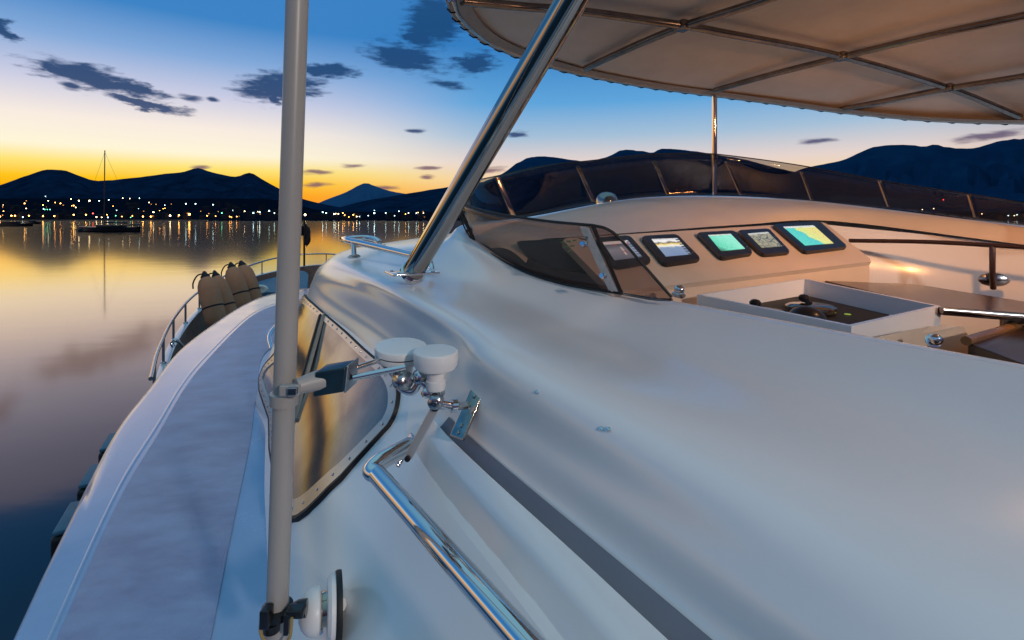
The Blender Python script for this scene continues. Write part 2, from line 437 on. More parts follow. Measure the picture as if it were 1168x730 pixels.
# canopy
rimpx = [(512, -3, 2.2), (522, 20, 2.5), (553, 46, 2.9), (600, 66, 3.2), (660, 83, 3.5), (740, 98, 3.85), (815, 108, 4.1), (900, 119, 4.15), (960, 127, 4.1), (1060, 136, 3.9), (1168, 139, 3.6), (1290, 136, 3.2)]
rim = [P(*q) for q in rimpx]
rim = curve(rim, 6)
vz = sorted([(p.dot(V), p.z) for p in rim])
def can_z(v):
    if v <= vz[0][0]: return vz[0][1]
    for (a, za), (b, zb) in zip(vz, vz[1:]):
        if a <= v <= b and b > a: return za+(zb-za)*(v-a)/(b-a)
    return vz[-1][1]
bm = BM(); AFT = .0
NT = 14
def can_pt(p, t, lift=0):
    u = p.dot(U); v = p.dot(V); uu = u+(AFT-u)*t
    return U*uu+V*v+Vector((0, 0, p.z+lift+.10*math.sin(t*math.pi)))
g = [[can_pt(p, t/NT) for t in range(NT+1)] for p in rim]
# port side edge runs aft parallel to the boat: shape is rim (front) x aft
grid(bm, g); grid(bm, [[q+Vector((0, 0, .012)) for q in r] for r in g])
link('canopy', bm, CANVAS, bim)
for c0 in ():      # stitched seams running aft
    bm = BM(); seam = []
    for dv in (-.014, .014):
        seam.append([can_pt(rim[c0]+V*dv, t/NT, -.003) for t in range(NT+1)])
    grid(bm, seam); link('seam', bm, CANVASE, bim)
bm = BM()      # hem band hanging slightly below along the rim, with scalloped lower line
hr = []
rimd = resample(rim, 300)
for i, p in enumerate(rimd):
    inward = (Vector((1.9, 1.6, .9))-p); inward.z = 0; inward.normalize()
    sc = .0015*abs(math.sin(i/300*math.pi*34))
    hr.append([p+inward*-.012+Vector((0, 0, .012)), p+inward*-.018+Vector((0, 0, -.006+sc)), p+inward*-.004+Vector((0, 0, -.020+sc)), p+inward*.05+Vector((0, 0, -.012)), p+inward*.10+Vector((0, 0, -.003))])
grid(bm, hr); link('hem', bm, CANVASE, bim)
ties = resample(rim, 39)
for i, p in enumerate(ties[1:-3]):
    bm = BM(); inward = (Vector((1.9, 1.6, .9))-p); inward.z = 0; inward.normalize()
    d = (ties[i+2]-p).normalized()
    tube(bm, [p-d*.03+Vector((0, 0, -.012))-inward*.018, p+Vector((0, 0, -.022))-inward*.006, p+d*.012+Vector((0, 0, -.021))+inward*.012, p+d*.02+Vector((0, 0, -.012))+inward*.03], .0038, 6)
    link('lacing', bm, ROPE, bim)
def on_can(px, py, off=-.03):
    Y = 3.0
    for _ in range(40):
        q = P(px, py, Y); v = q.dot(V)
        uf = min((abs(r.dot(V)-v), r.dot(U)) for r in rim)[1]
        t = max(0, min(1, (uf-q.dot(U))/(uf-AFT)))
        z = can_z(v)+off+.10*math.sin(t*math.pi)*.6
        Y = .6*Y+.4*(z*F/(HZ-py))
        if Y < .3: Y = .3
    return P(px, py, Y)
def ctube(pxs, r, ext=0):
    pts = [on_can(*q) for q in pxs]
    if ext: pts.append(pts[-1]+(pts[-1]-pts[-2])*ext)
    strip_tube('frame_tube', curve(pts, 6), r, bim, TUBE)
ctube([(527, 1), (600, 8), (663, 13), (779, 29), (828, 38), (959, 64), (1081, 100), (1163, 133)], .021)
ctube([(668, 78), (720, 54), (779, 30), (860, 4), (920, -18)], .021, 2)
ctube([(815, 103), (880, 85), (960, 65), (1060, 41), (1168, 18), (1250, -2)], .021, 1)
ctube([(962, 124), (1010, 115), (1081, 101), (1168, 87), (1270, 68)], .021, 1)
strip_tube('rim_tube', [q+Vector((0, 0, -.006))+(Vector((1.9, 1.6, .9))-q).normalized()*.02 for q in rim], .016, bim, STEEL, 10)
strip_tube('post', [P(815, 106, 4.05), P(815, 222, 4.12)], .020, bim)
for q in ((779, 29.5), (959.5, 64.5), (1081, 100)):
    bm = BM(); c = on_can(*q); box(bm, c, U, V, (0, 0, 1), .07, .07, .05, .012); link('clamp', bm, TUBE, bim)

# ================================================================== windscreen
ws = bpy.data.objects.new('windscreen', None); C.objects.link(ws); ws.parent = yacht
tops = [P(676, 257, 1.98), P(623, 252, 2.18), P(566, 243.5, 2.42), P(532, 234.5, 2.66), P(519, 229.5, 2.85)]
bots = [P(709, 335, 2.1), P(640, 323, 2.28), P(590, 306, 2.45), P(556, 288, 2.60), P(543, 279, 2.72)]
def sheet(name, a, b, m, th, edge=True):
    bm = BM(); ca = curve(a, 6); cb = curve(b, 6)
    nr = []
    for t in range(7): nr.append([ca[i].lerp(cb[i], t/6) for i in range(len(ca))])
    grid(bm, nr)
    o = link(name, bm, m, yacht); adopt(o, ws)
    md = o.modifiers.new('th', 'SOLIDIFY'); md.thickness = th
    return ca, cb
def edgeline(pts, r=.006):
    bm = BM(); tube(bm, pts, r, 10); o = link('edge_trim', bm, RUBBER, yacht); adopt(o, ws)
ca, cb = sheet('panel', tops, bots, TINT, .006)
edgeline(ca); edgeline(cb); edgeline([ca[0], cb[0]], .008); edgeline([ca[-1], cb[-1]], .008)
# wing pane with arched top
wt = [P(676, 257, 1.98), P(692, 261, 1.97), P(708, 273, 1.97), P(738, 307, 1.96), P(766, 339, 1.95)]
wb = [P(709, 335, 2.1), P(724, 337.5, 2.08), P(738, 340, 2.05), P(752, 341.5, 2.0), P(768, 342, 1.96)]
ca2, cb2 = sheet('wing_panel', wt, wb, TINT, .006)
edgeline(ca2); edgeline(cb2[:-1])
# stiffener strip with two knobs
bm = BM(); q = [P(661, 258, 1.99), P(672, 260, 1.975), P(705, 333, 2.07), P(694, 331, 2.09)]
slab(bm, q, (-.5, -.8, .2), .006)
o = link('stiffener', bm, STEEL, yacht); adopt(o, ws)
for kx, ky in ((667, 279), (689, 315)):
    bm = BM(); lathe(bm, P(kx, ky, 2.02), (-.5, -.8, .2), [(.012, 0), (.012, .008), (.006, .01), (.006, .02), (.011, .022), (.009, .03)], 16); o = link('knob', bm, CHROME, yacht); adopt(o, ws)
# front screen: base follows the coaming, top leans aft
ft = [P(519, 229.5, 2.85), P(540, 208, 3.3), P(568, 200.5, 3.5), P(620, 189, 3.75), P(675, 183, 3.9), P(740, 176, 4.0), P(800, 175, 4.05), P(837, 178, 4.05), P(915, 189, 3.95), P(1017, 208, 3.6), P(1110, 222, 3.2), P(1180, 234, 2.95), P(1290, 252, 2.5)]
fb = [P(543, 279, 2.72), P(540, 258, 3.05), P(583, 250, 3.55), P(630, 241, 3.85), P(678, 232, 4.05), P(745, 224, 4.17), P(805, 222, 4.17), P(848, 223, 4.15), P(928, 230, 4.0), P(1020, 238, 3.65), P(1113, 250, 3.27), P(1185, 259, 3.0), P(1300, 274, 2.55)]
ca3, cb3 = sheet('panel', ft, fb, TINTD, .006)
edgeline(ca3, .004)
for (a, b, Y) in (((567, 202), (586, 247), 3.5), ((659, 190), (677, 230), 3.92), ((746, 184), (762, 222), 4.08), ((828, 184), (845, 222), 4.1), ((914, 196), (926, 228), 3.97), ((1003, 206), (1014, 236), 3.65), ((1105, 222), (1113, 248), 3.23)):
    bm = BM(); pa = P(*a, Y-.03); pb_ = P(*b, Y+.03); d = (pb_-pa)
    box(bm, (pa+pb_)/2, d, V, U, d.length, .036, .012, .004)
    lathe(bm, pa+d*.06, -U, [(.007, .006), (.006, .012)], 8)
    o = link('stanchion', bm, BRASSY, yacht); adopt(o, ws)

# ================================================================== helm: dash, panel, screens
pTL = xz(.20, 2.505, -.085); pTR = xz(2.165, 3.55, -.018); pBR = P(995, 297, 3.28); pBL = xz(.60, 2.18, -.30)
bm = BM()
pn = [P(600, 285, 2.5), pTL, P(707, 266, 2.70), P(823, 258, 3.1), pTR]
# dash surface between windscreen base and console top
kk = [P(560, 283, 2.66), P(545, 268, 2.95), P(611, 248, 3.70), P(740, 226, 4.11), P(897, 228, 4.01), P(1020, 240, 3.6), P(1168, 259, 3.0), P(1330, 282, 2.5)]
qq = [P(600, 300, 2.45), P(612, 275, 2.55), P(660, 270, 2.62), P(740, 264, 2.82), P(850, 256, 3.2), P(950, 252, 3.52), P(1168, 279, 2.92), P(1330, 296, 2.45)]
A = curve(kk, 6); B = curve(qq, 6)
grid(bm, [[A[i].lerp(B[i], t/8)+Vector((0, 0, -.0+.03*math.sin(t/8*math.pi))) for i in range(len(A))] for t in range(9)])
link('dashboard', bm, WARMGEL, yacht)
pnl_n = (pBR-pTL).cross(pTR-pBL).normalized()
if pnl_n.z < 0: pnl_n = -pnl_n
bm = BM(); pc = [pTL, pTR, pBR, pBL]
slab(bm, pc, pnl_n, .03, .006)
# fascia below the panel
lo = Vector((0, 0, -.55))
for a, b in ((pBL, pBR), (pBR, pTR)):
    aa = a-pnl_n*.012; bb = b-pnl_n*.012
    grid(bm, [[aa, bb], [aa+lo, bb+lo]])
link('console', bm, WARMGEL, yacht, angle=30)
# plane for screens through three corners
def raypl(px, py, p0, n):
    d = P(px, py, 1.0); return d*(p0.dot(n)/d.dot(n))
pl_n = (P(787, 325, 2.28)-P(707, 267, 2.70)).cross(pTR-P(707, 267, 2.70)).normalized()
if pl_n.z < 0: pl_n = -pl_n
pl0 = P(707, 267, 2.70)+pl_n*.022
# rebuild panel quad on that plane so the screens sit on it
pbl2 = raypl(700, 333, P(707, 267, 2.70), pl_n); ptl2 = raypl(640, 272, P(707, 267, 2.70), pl_n); ptr2 = raypl(940, 253, P(707, 267, 2.70), pl_n); pbr2 = raypl(996, 298, P(707, 267, 2.70), pl_n)
bpy.data.objects.remove(bpy.data.objects['console'])
bm = BM(); slab(bm, roundpoly([ptl2, ptr2, pbr2, pbl2], .03), pl_n, .035, .006)
for a, b in ((pbl2, pbr2), (pbr2, ptr2)):
    aa = a-pl_n*.014+Vector((.0, 0, 0)); bb = b-pl_n*.014
    aa = aa.lerp((ptl2+pbr2)/2, .02); bb = bb.lerp((ptl2+pbr2)/2, .02)
    grid(bm, [[aa, bb], [aa+lo, bb+lo]])
link('console', bm, WARMGEL, yacht, angle=30)

def screen_mat(name, kind):
    m = bpy.data.materials.new(name); m.use_nodes = True; nt = m.node_tree; L = nt.links
    b = nt.nodes['Principled BSDF']; b.inputs['Base Color'].default_value = (.01, .01, .01, 1); b.inputs['Roughness'].default_value = .1
    uv = nt.nodes.new('ShaderNodeUVMap'); sp = nt.nodes.new('ShaderNodeSeparateXYZ'); L.new(uv.outputs[0], sp.inputs[0])
    def ramp(stops, src, interp='LINEAR'):
        r = nt.nodes.new('ShaderNodeValToRGB'); r.color_ramp.interpolation = interp
        e = r.color_ramp.elements
        while len(e) < len(stops): e.new(.5)
        for i, (p, c) in enumerate(stops): e[i].position = p; e[i].color = (*srgb(c), 1)
        L.new(src, r.inputs['Fac']); return r.outputs[0]
    def mth(op, a, b_=None):
        n = nt.nodes.new('ShaderNodeMath'); n.operation = op
        for i, x in enumerate((a, b_)):
            if x is None: continue
            if isinstance(x, (int, float)): n.inputs[i].default_value = x
            else: L.new(x, n.inputs[i])
        return n.outputs[0]
    def mix(f, a, b_):
        n = nt.nodes.new('ShaderNodeMix'); n.data_type = 'RGBA'
        L.new(f, n.inputs[0])
        for i, x in ((6, a), (7, b_)):
            if isinstance(x, tuple): n.inputs[i].default_value = (*srgb(x), 1)
            else: L.new(x, n.inputs[i])
        return n.outputs[2]
    nz = nt.nodes.new('ShaderNodeTexNoise'); nz.inputs['Scale'].default_value = 4; nz.inputs['Detail'].default_value = 5; L.new(uv.outputs[0], nz.inputs['Vector'])
    x, y = sp.outputs[0], sp.outputs[1]; nf = nz.outputs['Fac']
    if kind == 'view':
        base = ramp([(0, (120, 140, 175)), (.45, (130, 150, 180)), (.55, (245, 240, 225)), (.66, (235, 205, 110)), (.74, (90, 90, 100)), (.82, (240, 235, 230)), (1, (235, 235, 240))], mth('ADD', y, mth('MULTIPLY', mth('SUBTRACT', nf, .5), .3)))
    elif kind == 'radar':
        base = ramp([(0, (110, 125, 150)), (.5, (150, 165, 185)), (.8, (90, 105, 130)), (.86, (225, 230, 235)), (1, (235, 235, 240))], y)
        dx = mth('ABSOLUTE', mth('SUBTRACT', x, .52)); base = mix(mth('MULTIPLY', mth('LESS_THAN', dx, .03), mth('LESS_THAN', mth('ABSOLUTE', mth('SUBTRACT', y, .42)), .22)), base, (250, 250, 250))
        base = mix(mth('GREATER_THAN', nf, .62), base, (190, 70, 60))
    elif kind == 'chart':
        v = mth('ADD', mth('ADD', x, mth('MULTIPLY', y, .5)), mth('MULTIPLY', mth('SUBTRACT', nf, .5), .8))
        base = ramp([(0, (60, 130, 110)), (.32, (110, 225, 190)), (1, (150, 240, 210))], v)
        base = mix(mth('GREATER_THAN', y, .93), base, (250, 250, 235))
    elif kind == 'map':
        base = ramp([(0, (120, 110, 90)), (.5, (170, 160, 130)), (1, (200, 195, 160))], nf)
        vo = nt.nodes.new('ShaderNodeTexVoronoi'); vo.feature = 'DISTANCE_TO_EDGE'; vo.inputs['Scale'].default_value = 5; L.new(uv.outputs[0], vo.inputs['Vector'])
        base = mix(mth('LESS_THAN', vo.outputs['Distance'], .05), base, (70, 80, 80))
        base = mix(mth('GREATER_THAN', y, .9), base, (230, 230, 220))
    else:
        v = mth('ADD', mth('SUBTRACT', x, mth('MULTIPLY', y, -.35)), mth('MULTIPLY', mth('SUBTRACT', nf, .5), .55))
        base = ramp([(0, (100, 220, 200)), (.62, (90, 205, 195)), (.66, (225, 235, 130)), (1, (240, 225, 130))], v)
        base = mix(mth('GREATER_THAN', y, .9), base, (250, 250, 240))
    if kind in ('chart', 'big', 'map'):
        wz = nt.nodes.new('ShaderNodeTexNoise'); wz.inputs['Scale'].default_value = 2.5; wz.inputs['Detail'].default_value = 3; L.new(uv.outputs[0], wz.inputs['Vector'])
        band = mth('LESS_THAN', mth('FRACT', mth('MULTIPLY', wz.outputs['Fac'], 22)), .14)
        base = mix(mth('MULTIPLY', band, .45), base, (60, 120, 130))
        tx = nt.nodes.new('ShaderNodeTexNoise'); tx.inputs['Scale'].default_value = 30; L.new(uv.outputs[0], tx.inputs['Vector'])
        base = mix(mth('MULTIPLY', mth('GREATER_THAN', tx.outputs['Fac'], .68), .7), base, (40, 70, 90))
    if kind in ('radar', 'view'): base = mix(mth('MULTIPLY', mth('GREATER_THAN', x, .88), mth('LESS_THAN', mth('FRACT', mth('MULTIPLY', y, 7)), .55)), base, (70, 80, 95))
    # small menu writing strip
    wv = nt.nodes.new('ShaderNodeTexNoise'); wv.inputs['Scale'].default_value = 45; L.new(uv.outputs[0], wv.inputs['Vector'])
    base = mix(mth('MULTIPLY', mth('GREATER_THAN', y, .92), mth('GREATER_THAN', wv.outputs['Fac'], .56)), base, (30, 40, 60))
    L.new(base, b.inputs['Emission Color']); b.inputs['Emission Strength'].default_value = 1.0
    return m
scr = [
 ([(680, 271), (718, 268), (744, 297), (702, 304)], [(687, 276), (716, 274), (733, 293), (701, 297)], 'radar', 'black screen with white radar arrow picture, leftmost, seen through the smoked windscreen'),
 ([(731.5, 269), (772, 266.6), (800, 295), (758, 301)], [(743, 272.6), (772.6, 271.5), (788.8, 290), (759.5, 292.6)], 'view', 'black screen showing a yellow and white banded picture, second from the left'),
 ([(794.5, 265), (837.5, 262.5), (859.5, 288), (823, 294)], [(807.4, 268), (833.4, 266.6), (849.9, 283.6), (822.5, 286.3)], 'chart', 'black chart screen showing plain mint green sea, middle of the five screens'),
 ([(841, 262.5), (877, 260.3), (902, 287), (870.4, 290)], [(852.6, 266.3), (875.9, 264.4), (892.3, 280.8), (869, 282.7)], 'map', 'black screen showing a grey brown map, smallest, beside the large chart screen'),
 ([(881.4, 255.6), (934.8, 252), (967, 281), (918.4, 287)], [(893, 258.4), (928, 257), (951, 277.5), (918.4, 280)], 'big', 'largest black chart screen showing turquoise sea and yellow land at the right end'),
]
for outer, disp, kind, lab in scr:
    q = [raypl(a, b, pl0, pl_n) for a, b in outer]; c = sum(q, Vector())/4
    t = thing('chart_display', lab, 'screen', c-pl_n*.022, 'navigation screens on the helm console')
    bm = BM(); slab(bm, roundpoly(q, .025), pl_n, .021, .004); link('housing', bm, BLACKP, t, angle=30)
    q2 = [raypl(a, b, pl0+pl_n*.0015, pl_n) for a, b in disp]
    bm = BM(); uvl = bm.loops.layers.uv.new('UVMap'); f = bm.faces.new([bm.verts.new(p) for p in q2])
    for lp, uvc in zip(f.loops, ((0, 1), (1, 1), (1, 0), (0, 0))): lp[uvl].uv = uvc
    link('display', bm, screen_mat('screen_'+kind, kind), t, smooth=False)
    e0 = (q[2]-q[3]).normalized(); up = (q[0]-q[3]).normalized()
    for k in range(3):
        bm = BM(); lathe(bm, q[2].lerp(q[1], .25+.2*k)-e0*.012+pl_n*.0, pl_n, [(.004, 0), (.0035, .003)], 10); link('button', bm, STEEL, t)

# dark instrument glass seen through the near windscreen
def solidquad(name, q, n, th, m, parent=yacht, bev=.002, rnd=0):
    bm = BM(); slab(bm, roundpoly(q, rnd) if rnd else q, n, th, bev); return link(name, bm, m, parent, angle=30)
inst = [P(587, 275, 2.53), P(668, 271, 2.56), P(688, 312, 2.40), P(640, 307, 2.40), P(603, 294, 2.46)]
it = thing('instrument_display', 'dark unlit instrument panel with faint green figures of reflected text behind the near windscreen', 'screen', sum(inst, Vector())/5)
solidquad('housing', inst, (-.2, -.8, .5), .02, NAVY, it, rnd=.03)
GREEN = emis('green_reflection', (.10, .35, .08), .35)  # glowing boxes paint green text reflected in the dark glass
for r_ in range(6):
    for c_ in range(3):
        a = P(642+r_*4.2, 279+r_*5.0-c_*1.0, 2.47-.008*r_)+V*(.035*c_)
        if (r_+c_) % 4 == 3: continue
        bm = BM(); box(bm, a+Vector((-.005, -.03, .012)), V, (-.2, .5, .8), (-.2, -.8, .5), .024, .007, .002); link('reflected_figure', bm, GREEN, it)

# tub with throttle controls
rimq = [P(795, 336, 2.22), P(917, 317.5, 2.58), P(1073, 349, 2.08), P(971, 372, 1.78)]
ctr = sum(rimq, Vector())/4
bm = BM(); wt_ = .012
inner = [p+(ctr-p).normalized()*.02 for p in rimq]
dn = Vector((0, 0, -.13)); dn2 = Vector((0, 0, -.085))
def loop4(a, b):
    for i in range(4): grid(bm, [[a[i], a[(i+1) % 4]], [b[i], b[(i+1) % 4]]])
loop4(rimq, inner); loop4([p+dn*1.6 for p in rimq], rimq); loop4(inner, [p+dn2 for p in inner])
bmesh.ops.remove_doubles(bm, verts=bm.verts, dist=.0005); bmesh.ops.recalc_face_normals(bm, faces=bm.faces)
link('control_tub', bm, WARMGEL if False else GEL, yacht, angle=30)
ct_ = thing('throttle_console', 'black engine control panel with levers and green lights sunk in the white tub', 'control panel', ctr+dn2)
bm = BM(); slab(bm, [p+dn2*.93+(ctr-p)*.01 for p in inner], (0, 0, 1), .012); link('panel', bm, RUBBER, ct_, smooth=False)
def tubp(a, b, z=0): # a: along v 0..1, b along aft 0..1
    top = inner[0].lerp(inner[1], a); bot = inner[3].lerp(inner[2], a); return top.lerp(bot, b)+dn2*.93+Vector((0, 0, z))
for (a, b) in ((.22, .28), (.62, .35)):
    c = tubp(a, b)
    bm = BM(); lathe(bm, c, (0, 0, 1), [(.10, 0), (.10, .02), (.085, .028), (.05, .032)], 32); o = link('dial', bm, BLACKP if a < .5 else BRASSY, ct_)
    bm = BM(); tube(bm, curve([c+Vector((0, 0, .03)), c+Vector((0, 0, .04))+U*.015, c+Vector((0, 0, .05))+U*.03], 4), .011, 12)
    lathe(bm, c+Vector((0, 0, .045))+U*.03, (0, 0, 1), [(.010, -.01), (.022, 0), (.024, .012), (.015, .022), (.002, .025)], 18); link('lever', bm, BLACKP, ct_)
bm = BM(); lathe(bm, tubp(.30, .55), (0, 0, 1), [(.07, 0), (.07, .03), (.05, .055), (.02, .068), (.0, .07)], 26); link('compass_dome', bm, BLACKP, ct_)
for i, (a, b, col) in enumerate(((.47, .33, (.03, .25, .06)), (.74, .55, (.22, .32, .05)), (.86, .75, (.9, .3, .06)))):
    bm = BM(); lathe(bm, tubp(a, b, .001), (0, 0, 1), [(.013, 0), (.012, .002), (.006, .003)], 16); link('indicator_light', bm, emis('indicator%d' % i, col, 1.1), ct_)
for i in range(10):
    bm = BM(); box(bm, tubp(.35+.055*(i % 5), .78+.1*(i//5), .004), V, U, (0, 0, 1), .022, .016, .008, .002); link('switch', bm, STEEL if i % 3 else BLACKP, ct_)
def knob(pos, ax, r, lab, on=yacht, name='knob', m=CHROME):
    bm = BM(); lathe(bm, pos, ax, [(r*1.25, 0), (r*1.25, r*.2), (r*.6, r*.35), (r*.85, r*.7), (r, r*1.1), (r*.9, r*1.6), (r*.5, r*1.95), (0, r*2.05)], 24); return link(name, bm, m, on)
knob(P(774, 337, 2.10), (0, -.3, 1), .022, '', name='navigation_lamp_cap')
knob(P(1018, 362, 1.96)+Vector((0, 0, -.02)), (-.5, -.6, .7), .018, '')
# rounded pod with orange lit top aft of the tub
bm = BM(); pod = []
for k in range(9):
    a = k/8*math.pi/2
    base = [P(1000, 385, 1.66), P(1060, 372, 1.85), P(1095, 372, 1.95)]
    pod.append([p+V*(.10*math.sin(a))+Vector((0, 0, -.17*(1-math.cos(a)))) for p in base])
pod = [[p-V*.25 for p in pod[0]]]+pod
pod.append([p+Vector((0, 0, -.3)) for p in pod[-1]])
grid(bm, pod); grid(bm, [[r[0] for r in pod], [r[0]+Vector((0, 0, -.4)) for r in pod]])
link('helm_pod', bm, WARMGEL, yacht, angle=60)
knob(P(1064, 389, 1.66), (-.2, -.9, .45), .018, '')

# cockpit sole, table, seat ledges to the right
bm = BM(); grid(bm, [[xz(1.2, .2, -.95), xz(5.4, -1.2, -.95)], [xz(.2, 3.0, -.95), xz(3.6, 4.4, -.95)]])
link('cockpit_floor', bm, TEAK, yacht, smooth=False)
bm = BM()   # starboard inner coaming wall below the rail
wa = [P(940, 256, 3.48), P(1060, 268, 3.25), P(1168, 281, 2.92), P(1330, 297, 2.45)]
shelf = [p+Vector((-.18, -.14, -.045)) for p in wa]
grid(bm, [curve(wa, 5), curve([p+Vector((0, 0, -.035)) for p in wa], 5), curve([p+Vector((-.02, -.02, -.05)) for p in wa], 5), curve([p+Vector((-.10, -.08, -.33)) for p in wa], 5), curve([p+Vector((-.10, -.08, -.9)) for p in wa], 5)])
link('inner_coaming', bm, GEL, yacht, angle=50)
rr_ = [P(968, 274.5, 3.30), P(1060, 276, 3.05), P(1168, 282, 2.72), P(1300, 290, 2.35)]
bm = BM(); tube(bm, curve(rr_, 5), .013, 12); o = link('cockpit_rail', bm, WOODD, yacht)
bm = BM(); tube(bm, [P(1132, 281, 2.83), P(1132, 318, 2.80), P(1133, 329, 2.82)], .014, 12); o2 = link('bracket', bm, WOODD, yacht); adopt(o2, o)
bm = BM(); lathe(bm, P(1133, 319, 2.86), (-.4, -.9, 0), [(.07, 0), (.068, .012), (.05, .022), (.0, .024)], 28)
for v in bm.verts: v.co.z = P(1133, 319, 2.86).z+(v.co.z-P(1133, 319, 2.86).z)*.55
o2 = link('base_plate', bm, STEEL, yacht); adopt(o2, o)
# folding table (dark wood) beside the tub
tb = thing('folding_table', 'dark brown glossy folding table on the right behind the white control tub', 'table', P(1110, 345, 2.3)+Vector((0, 0, -.4)))
tq = [P(940, 320, 2.75), P(1045, 324, 2.85), P(1175, 345, 2.45), P(1300, 365, 2.1), P(1290, 368, 1.95), P(1075, 351, 2.05)]
bm = BM(); slab(bm, tq, (0, 0, 1), .03, .004); link('tabletop', bm, WOODD, tb, angle=30)
bm = BM(); tube(bm, [P(1074, 353.5, 2.045), P(1290, 370.5, 1.945)], .014, 14); link('edge_trim', bm, STEEL, tb)
bm = BM(); tube(bm, [P(1150, 355, 2.3), P(1150, 355, 2.3)+Vector((0, 0, -.6))], .03, 16); link('leg', bm, STEEL, tb)
# seat locker with varnished edge
sl = [P(1104, 391, 1.75), P(1168, 369, 2.15), P(1300, 372, 2.1), P(1290, 440, 1.4), P(1180, 420, 1.5)]
solidquad('seat_locker', sl, (0, 0, 1), .45, WOODD)
bm = BM(); tube(bm, [P(1102, 389, 1.74), P(1168, 369, 2.12), P(1240, 352, 2.5)], .016, 10); link('locker_edge', bm, WOODE, yacht)
# small round drain/fastener on the coaming
bm = BM(); lathe(bm, P(1101, 413, 1.28), (0, -.3, 1), [(.007, -.003), (.007, .004), (.003, .006)], 14); link('fastener', bm, BLACKP, yacht)
for (x, y, Y) in ((613, 447, 1.343), (686, 489, 1.203), (694, 489.5, 1.19)):
    bm = BM(); lathe(bm, P(x, y, Y), (-.4, -.6, .7), [(.0055, -.003), (.005, .002), (.002, .0035)], 14); link('snap_stud', bm, CHROME, yacht)
# chrome horn dome on the far brow
bm = BM(); c = P(692, 231, 4.3); lathe(bm, c+Vector((0,0,-.02)), (0, 0, 1), [(.09, -.02), (.09, .03), (.085, .06), (.065, .09), (.035, .105), (0, .11)], 24)
tag(link('horn', bm, CHROME, None), 'small chrome horn dome standing in front of the far windscreen', 'horn')

# wind-instrument bits near windscreen corner: little black cleat
bm = BM(); tube(bm, [P(520, 238, 2.83), P(531, 262, 2.78), P(542, 280, 2.72)], .004, 8); box(bm, P(535, 263, 2.76), V, U, (0, 0, 1), .04, .012, .012, .003); link('screen_catch', bm, RUBBER, yacht)

# ================================================================== bow: hull, bulwark, foredeck, rail
railpx = [(172, 432, -1.62), (181, 398, -1.57), (199, 362, -1.5), (225, 334, -1.4), (262, 312, -1.3), (300, 298, -1.2), (330, 291.5, -1.12), (347, 290, -1.1), (372, 289.5, -1.1), (395, 291, -1.12)]
rp = [PZ(*q) for q in railpx]
# extend starboard by mirroring about the bow line
rp += [xz(-3.6, 15.3, -1.15), xz(-1.4, 13.7, -1.2)]
rcv = resample(curve(rp, 8), 90)
bulw = [p+Vector((0, 0, -.34)) for p in rcv]
port_aft = [xz(.7, -1.8, -1.95), xz(-1.6, 1.5, -1.98), xz(-2.9, 3.9, -1.98)]
stb = [xz(1.6, 12, -1.55), xz(5, 8.5, -1.7), xz(7.4, 4, -1.9), xz(8.2, 0, -1.95)]
capc = resample(curve(port_aft[:2]+[xz(-2.75, 3.6, -1.97)]+[bulw[i] for i in range(2, 90, 12)]+stb, 8), 160)
bm = BM()
nrm = []
cen = xz(.6, 6, 0)
for i in range(160):
    a = capc[max(0, i-1)]; b = capc[min(159, i+1)]; n = (b-a).cross(Vector((0, 0, 1))); n.z = 0; n.normalize()
    if n.dot(Vector((capc[i].x-cen.x, capc[i].y-cen.y, 0))) < 0: n = -n
    nrm.append(n)
hull = [[capc[i]+nrm[i]*.04 for i in range(160)], [capc[i]+nrm[i]*.05+Vector((0, 0, -.05)) for i in range(160)], [capc[i]-nrm[i]*.05+Vector((0, 0, -.8)) for i in range(160)], [Vector((capc[i].x, capc[i].y, -3.4))-nrm[i]*.5 for i in range(160)], [Vector((capc[i].x, capc[i].y, WATER-.4))-nrm[i]*1.1 for i in range(160)]]
grid(bm, hull); grid(bm, [[capc[i]-nrm[i]*.06 for i in range(160)], [capc[i]+Vector((0, 0, .012)) for i in range(160)], hull[0]])
link('hull', bm, HULLW, yacht, angle=50)
bm = BM(); grid(bm, [[capc[i]-nrm[i]*.06 for i in range(160)], [capc[i]-nrm[i]*.09+Vector((0, 0, -.55)) for i in range(160)]])
link('bulwark', bm, TEAK, yacht)
bm = BM(); fd = [bm.verts.new(capc[i]-nrm[i]*.09+Vector((0, 0, -.54))) for i in range(160)]
cc = bm.verts.new(xz(-2.0, 9, -2.1))
for i in range(159): bm.faces.new((fd[i], fd[i+1], cc))
link('foredeck', bm, TEAK, yacht)
# trunk wall under the deck edge hides the hull inside: lower house side
bm = BM(); grid(bm, [[oc[j]-edge_out[j]*.1+Vector((0, 0, -.3)) for j in range(NN)], [oc[j]-edge_out[j]*.16+Vector((0, 0, -1.1)) for j in range(NN)]]); link('lower_house', bm, GEL, yacht)
prl = bpy.data.objects.new('pulpit_rail', None); C.objects.link(prl); prl.parent = yacht
bm = BM(); tube(bm, rcv, .022, 10); o = link('top_rail', bm, STEEL, yacht); adopt(o, prl)
for i in range(3, 90, 6):
    bm = BM(); tube(bm, [rcv[i], bulw[i]+Vector((.0, 0, 0))], .017, 8); lathe(bm, bulw[i]+Vector((0, 0, .01)), (0, 0, 1), [(.04, 0), (.03, .02)], 10); o = link('stanchion', bm, STEEL, yacht); adopt(o, prl)
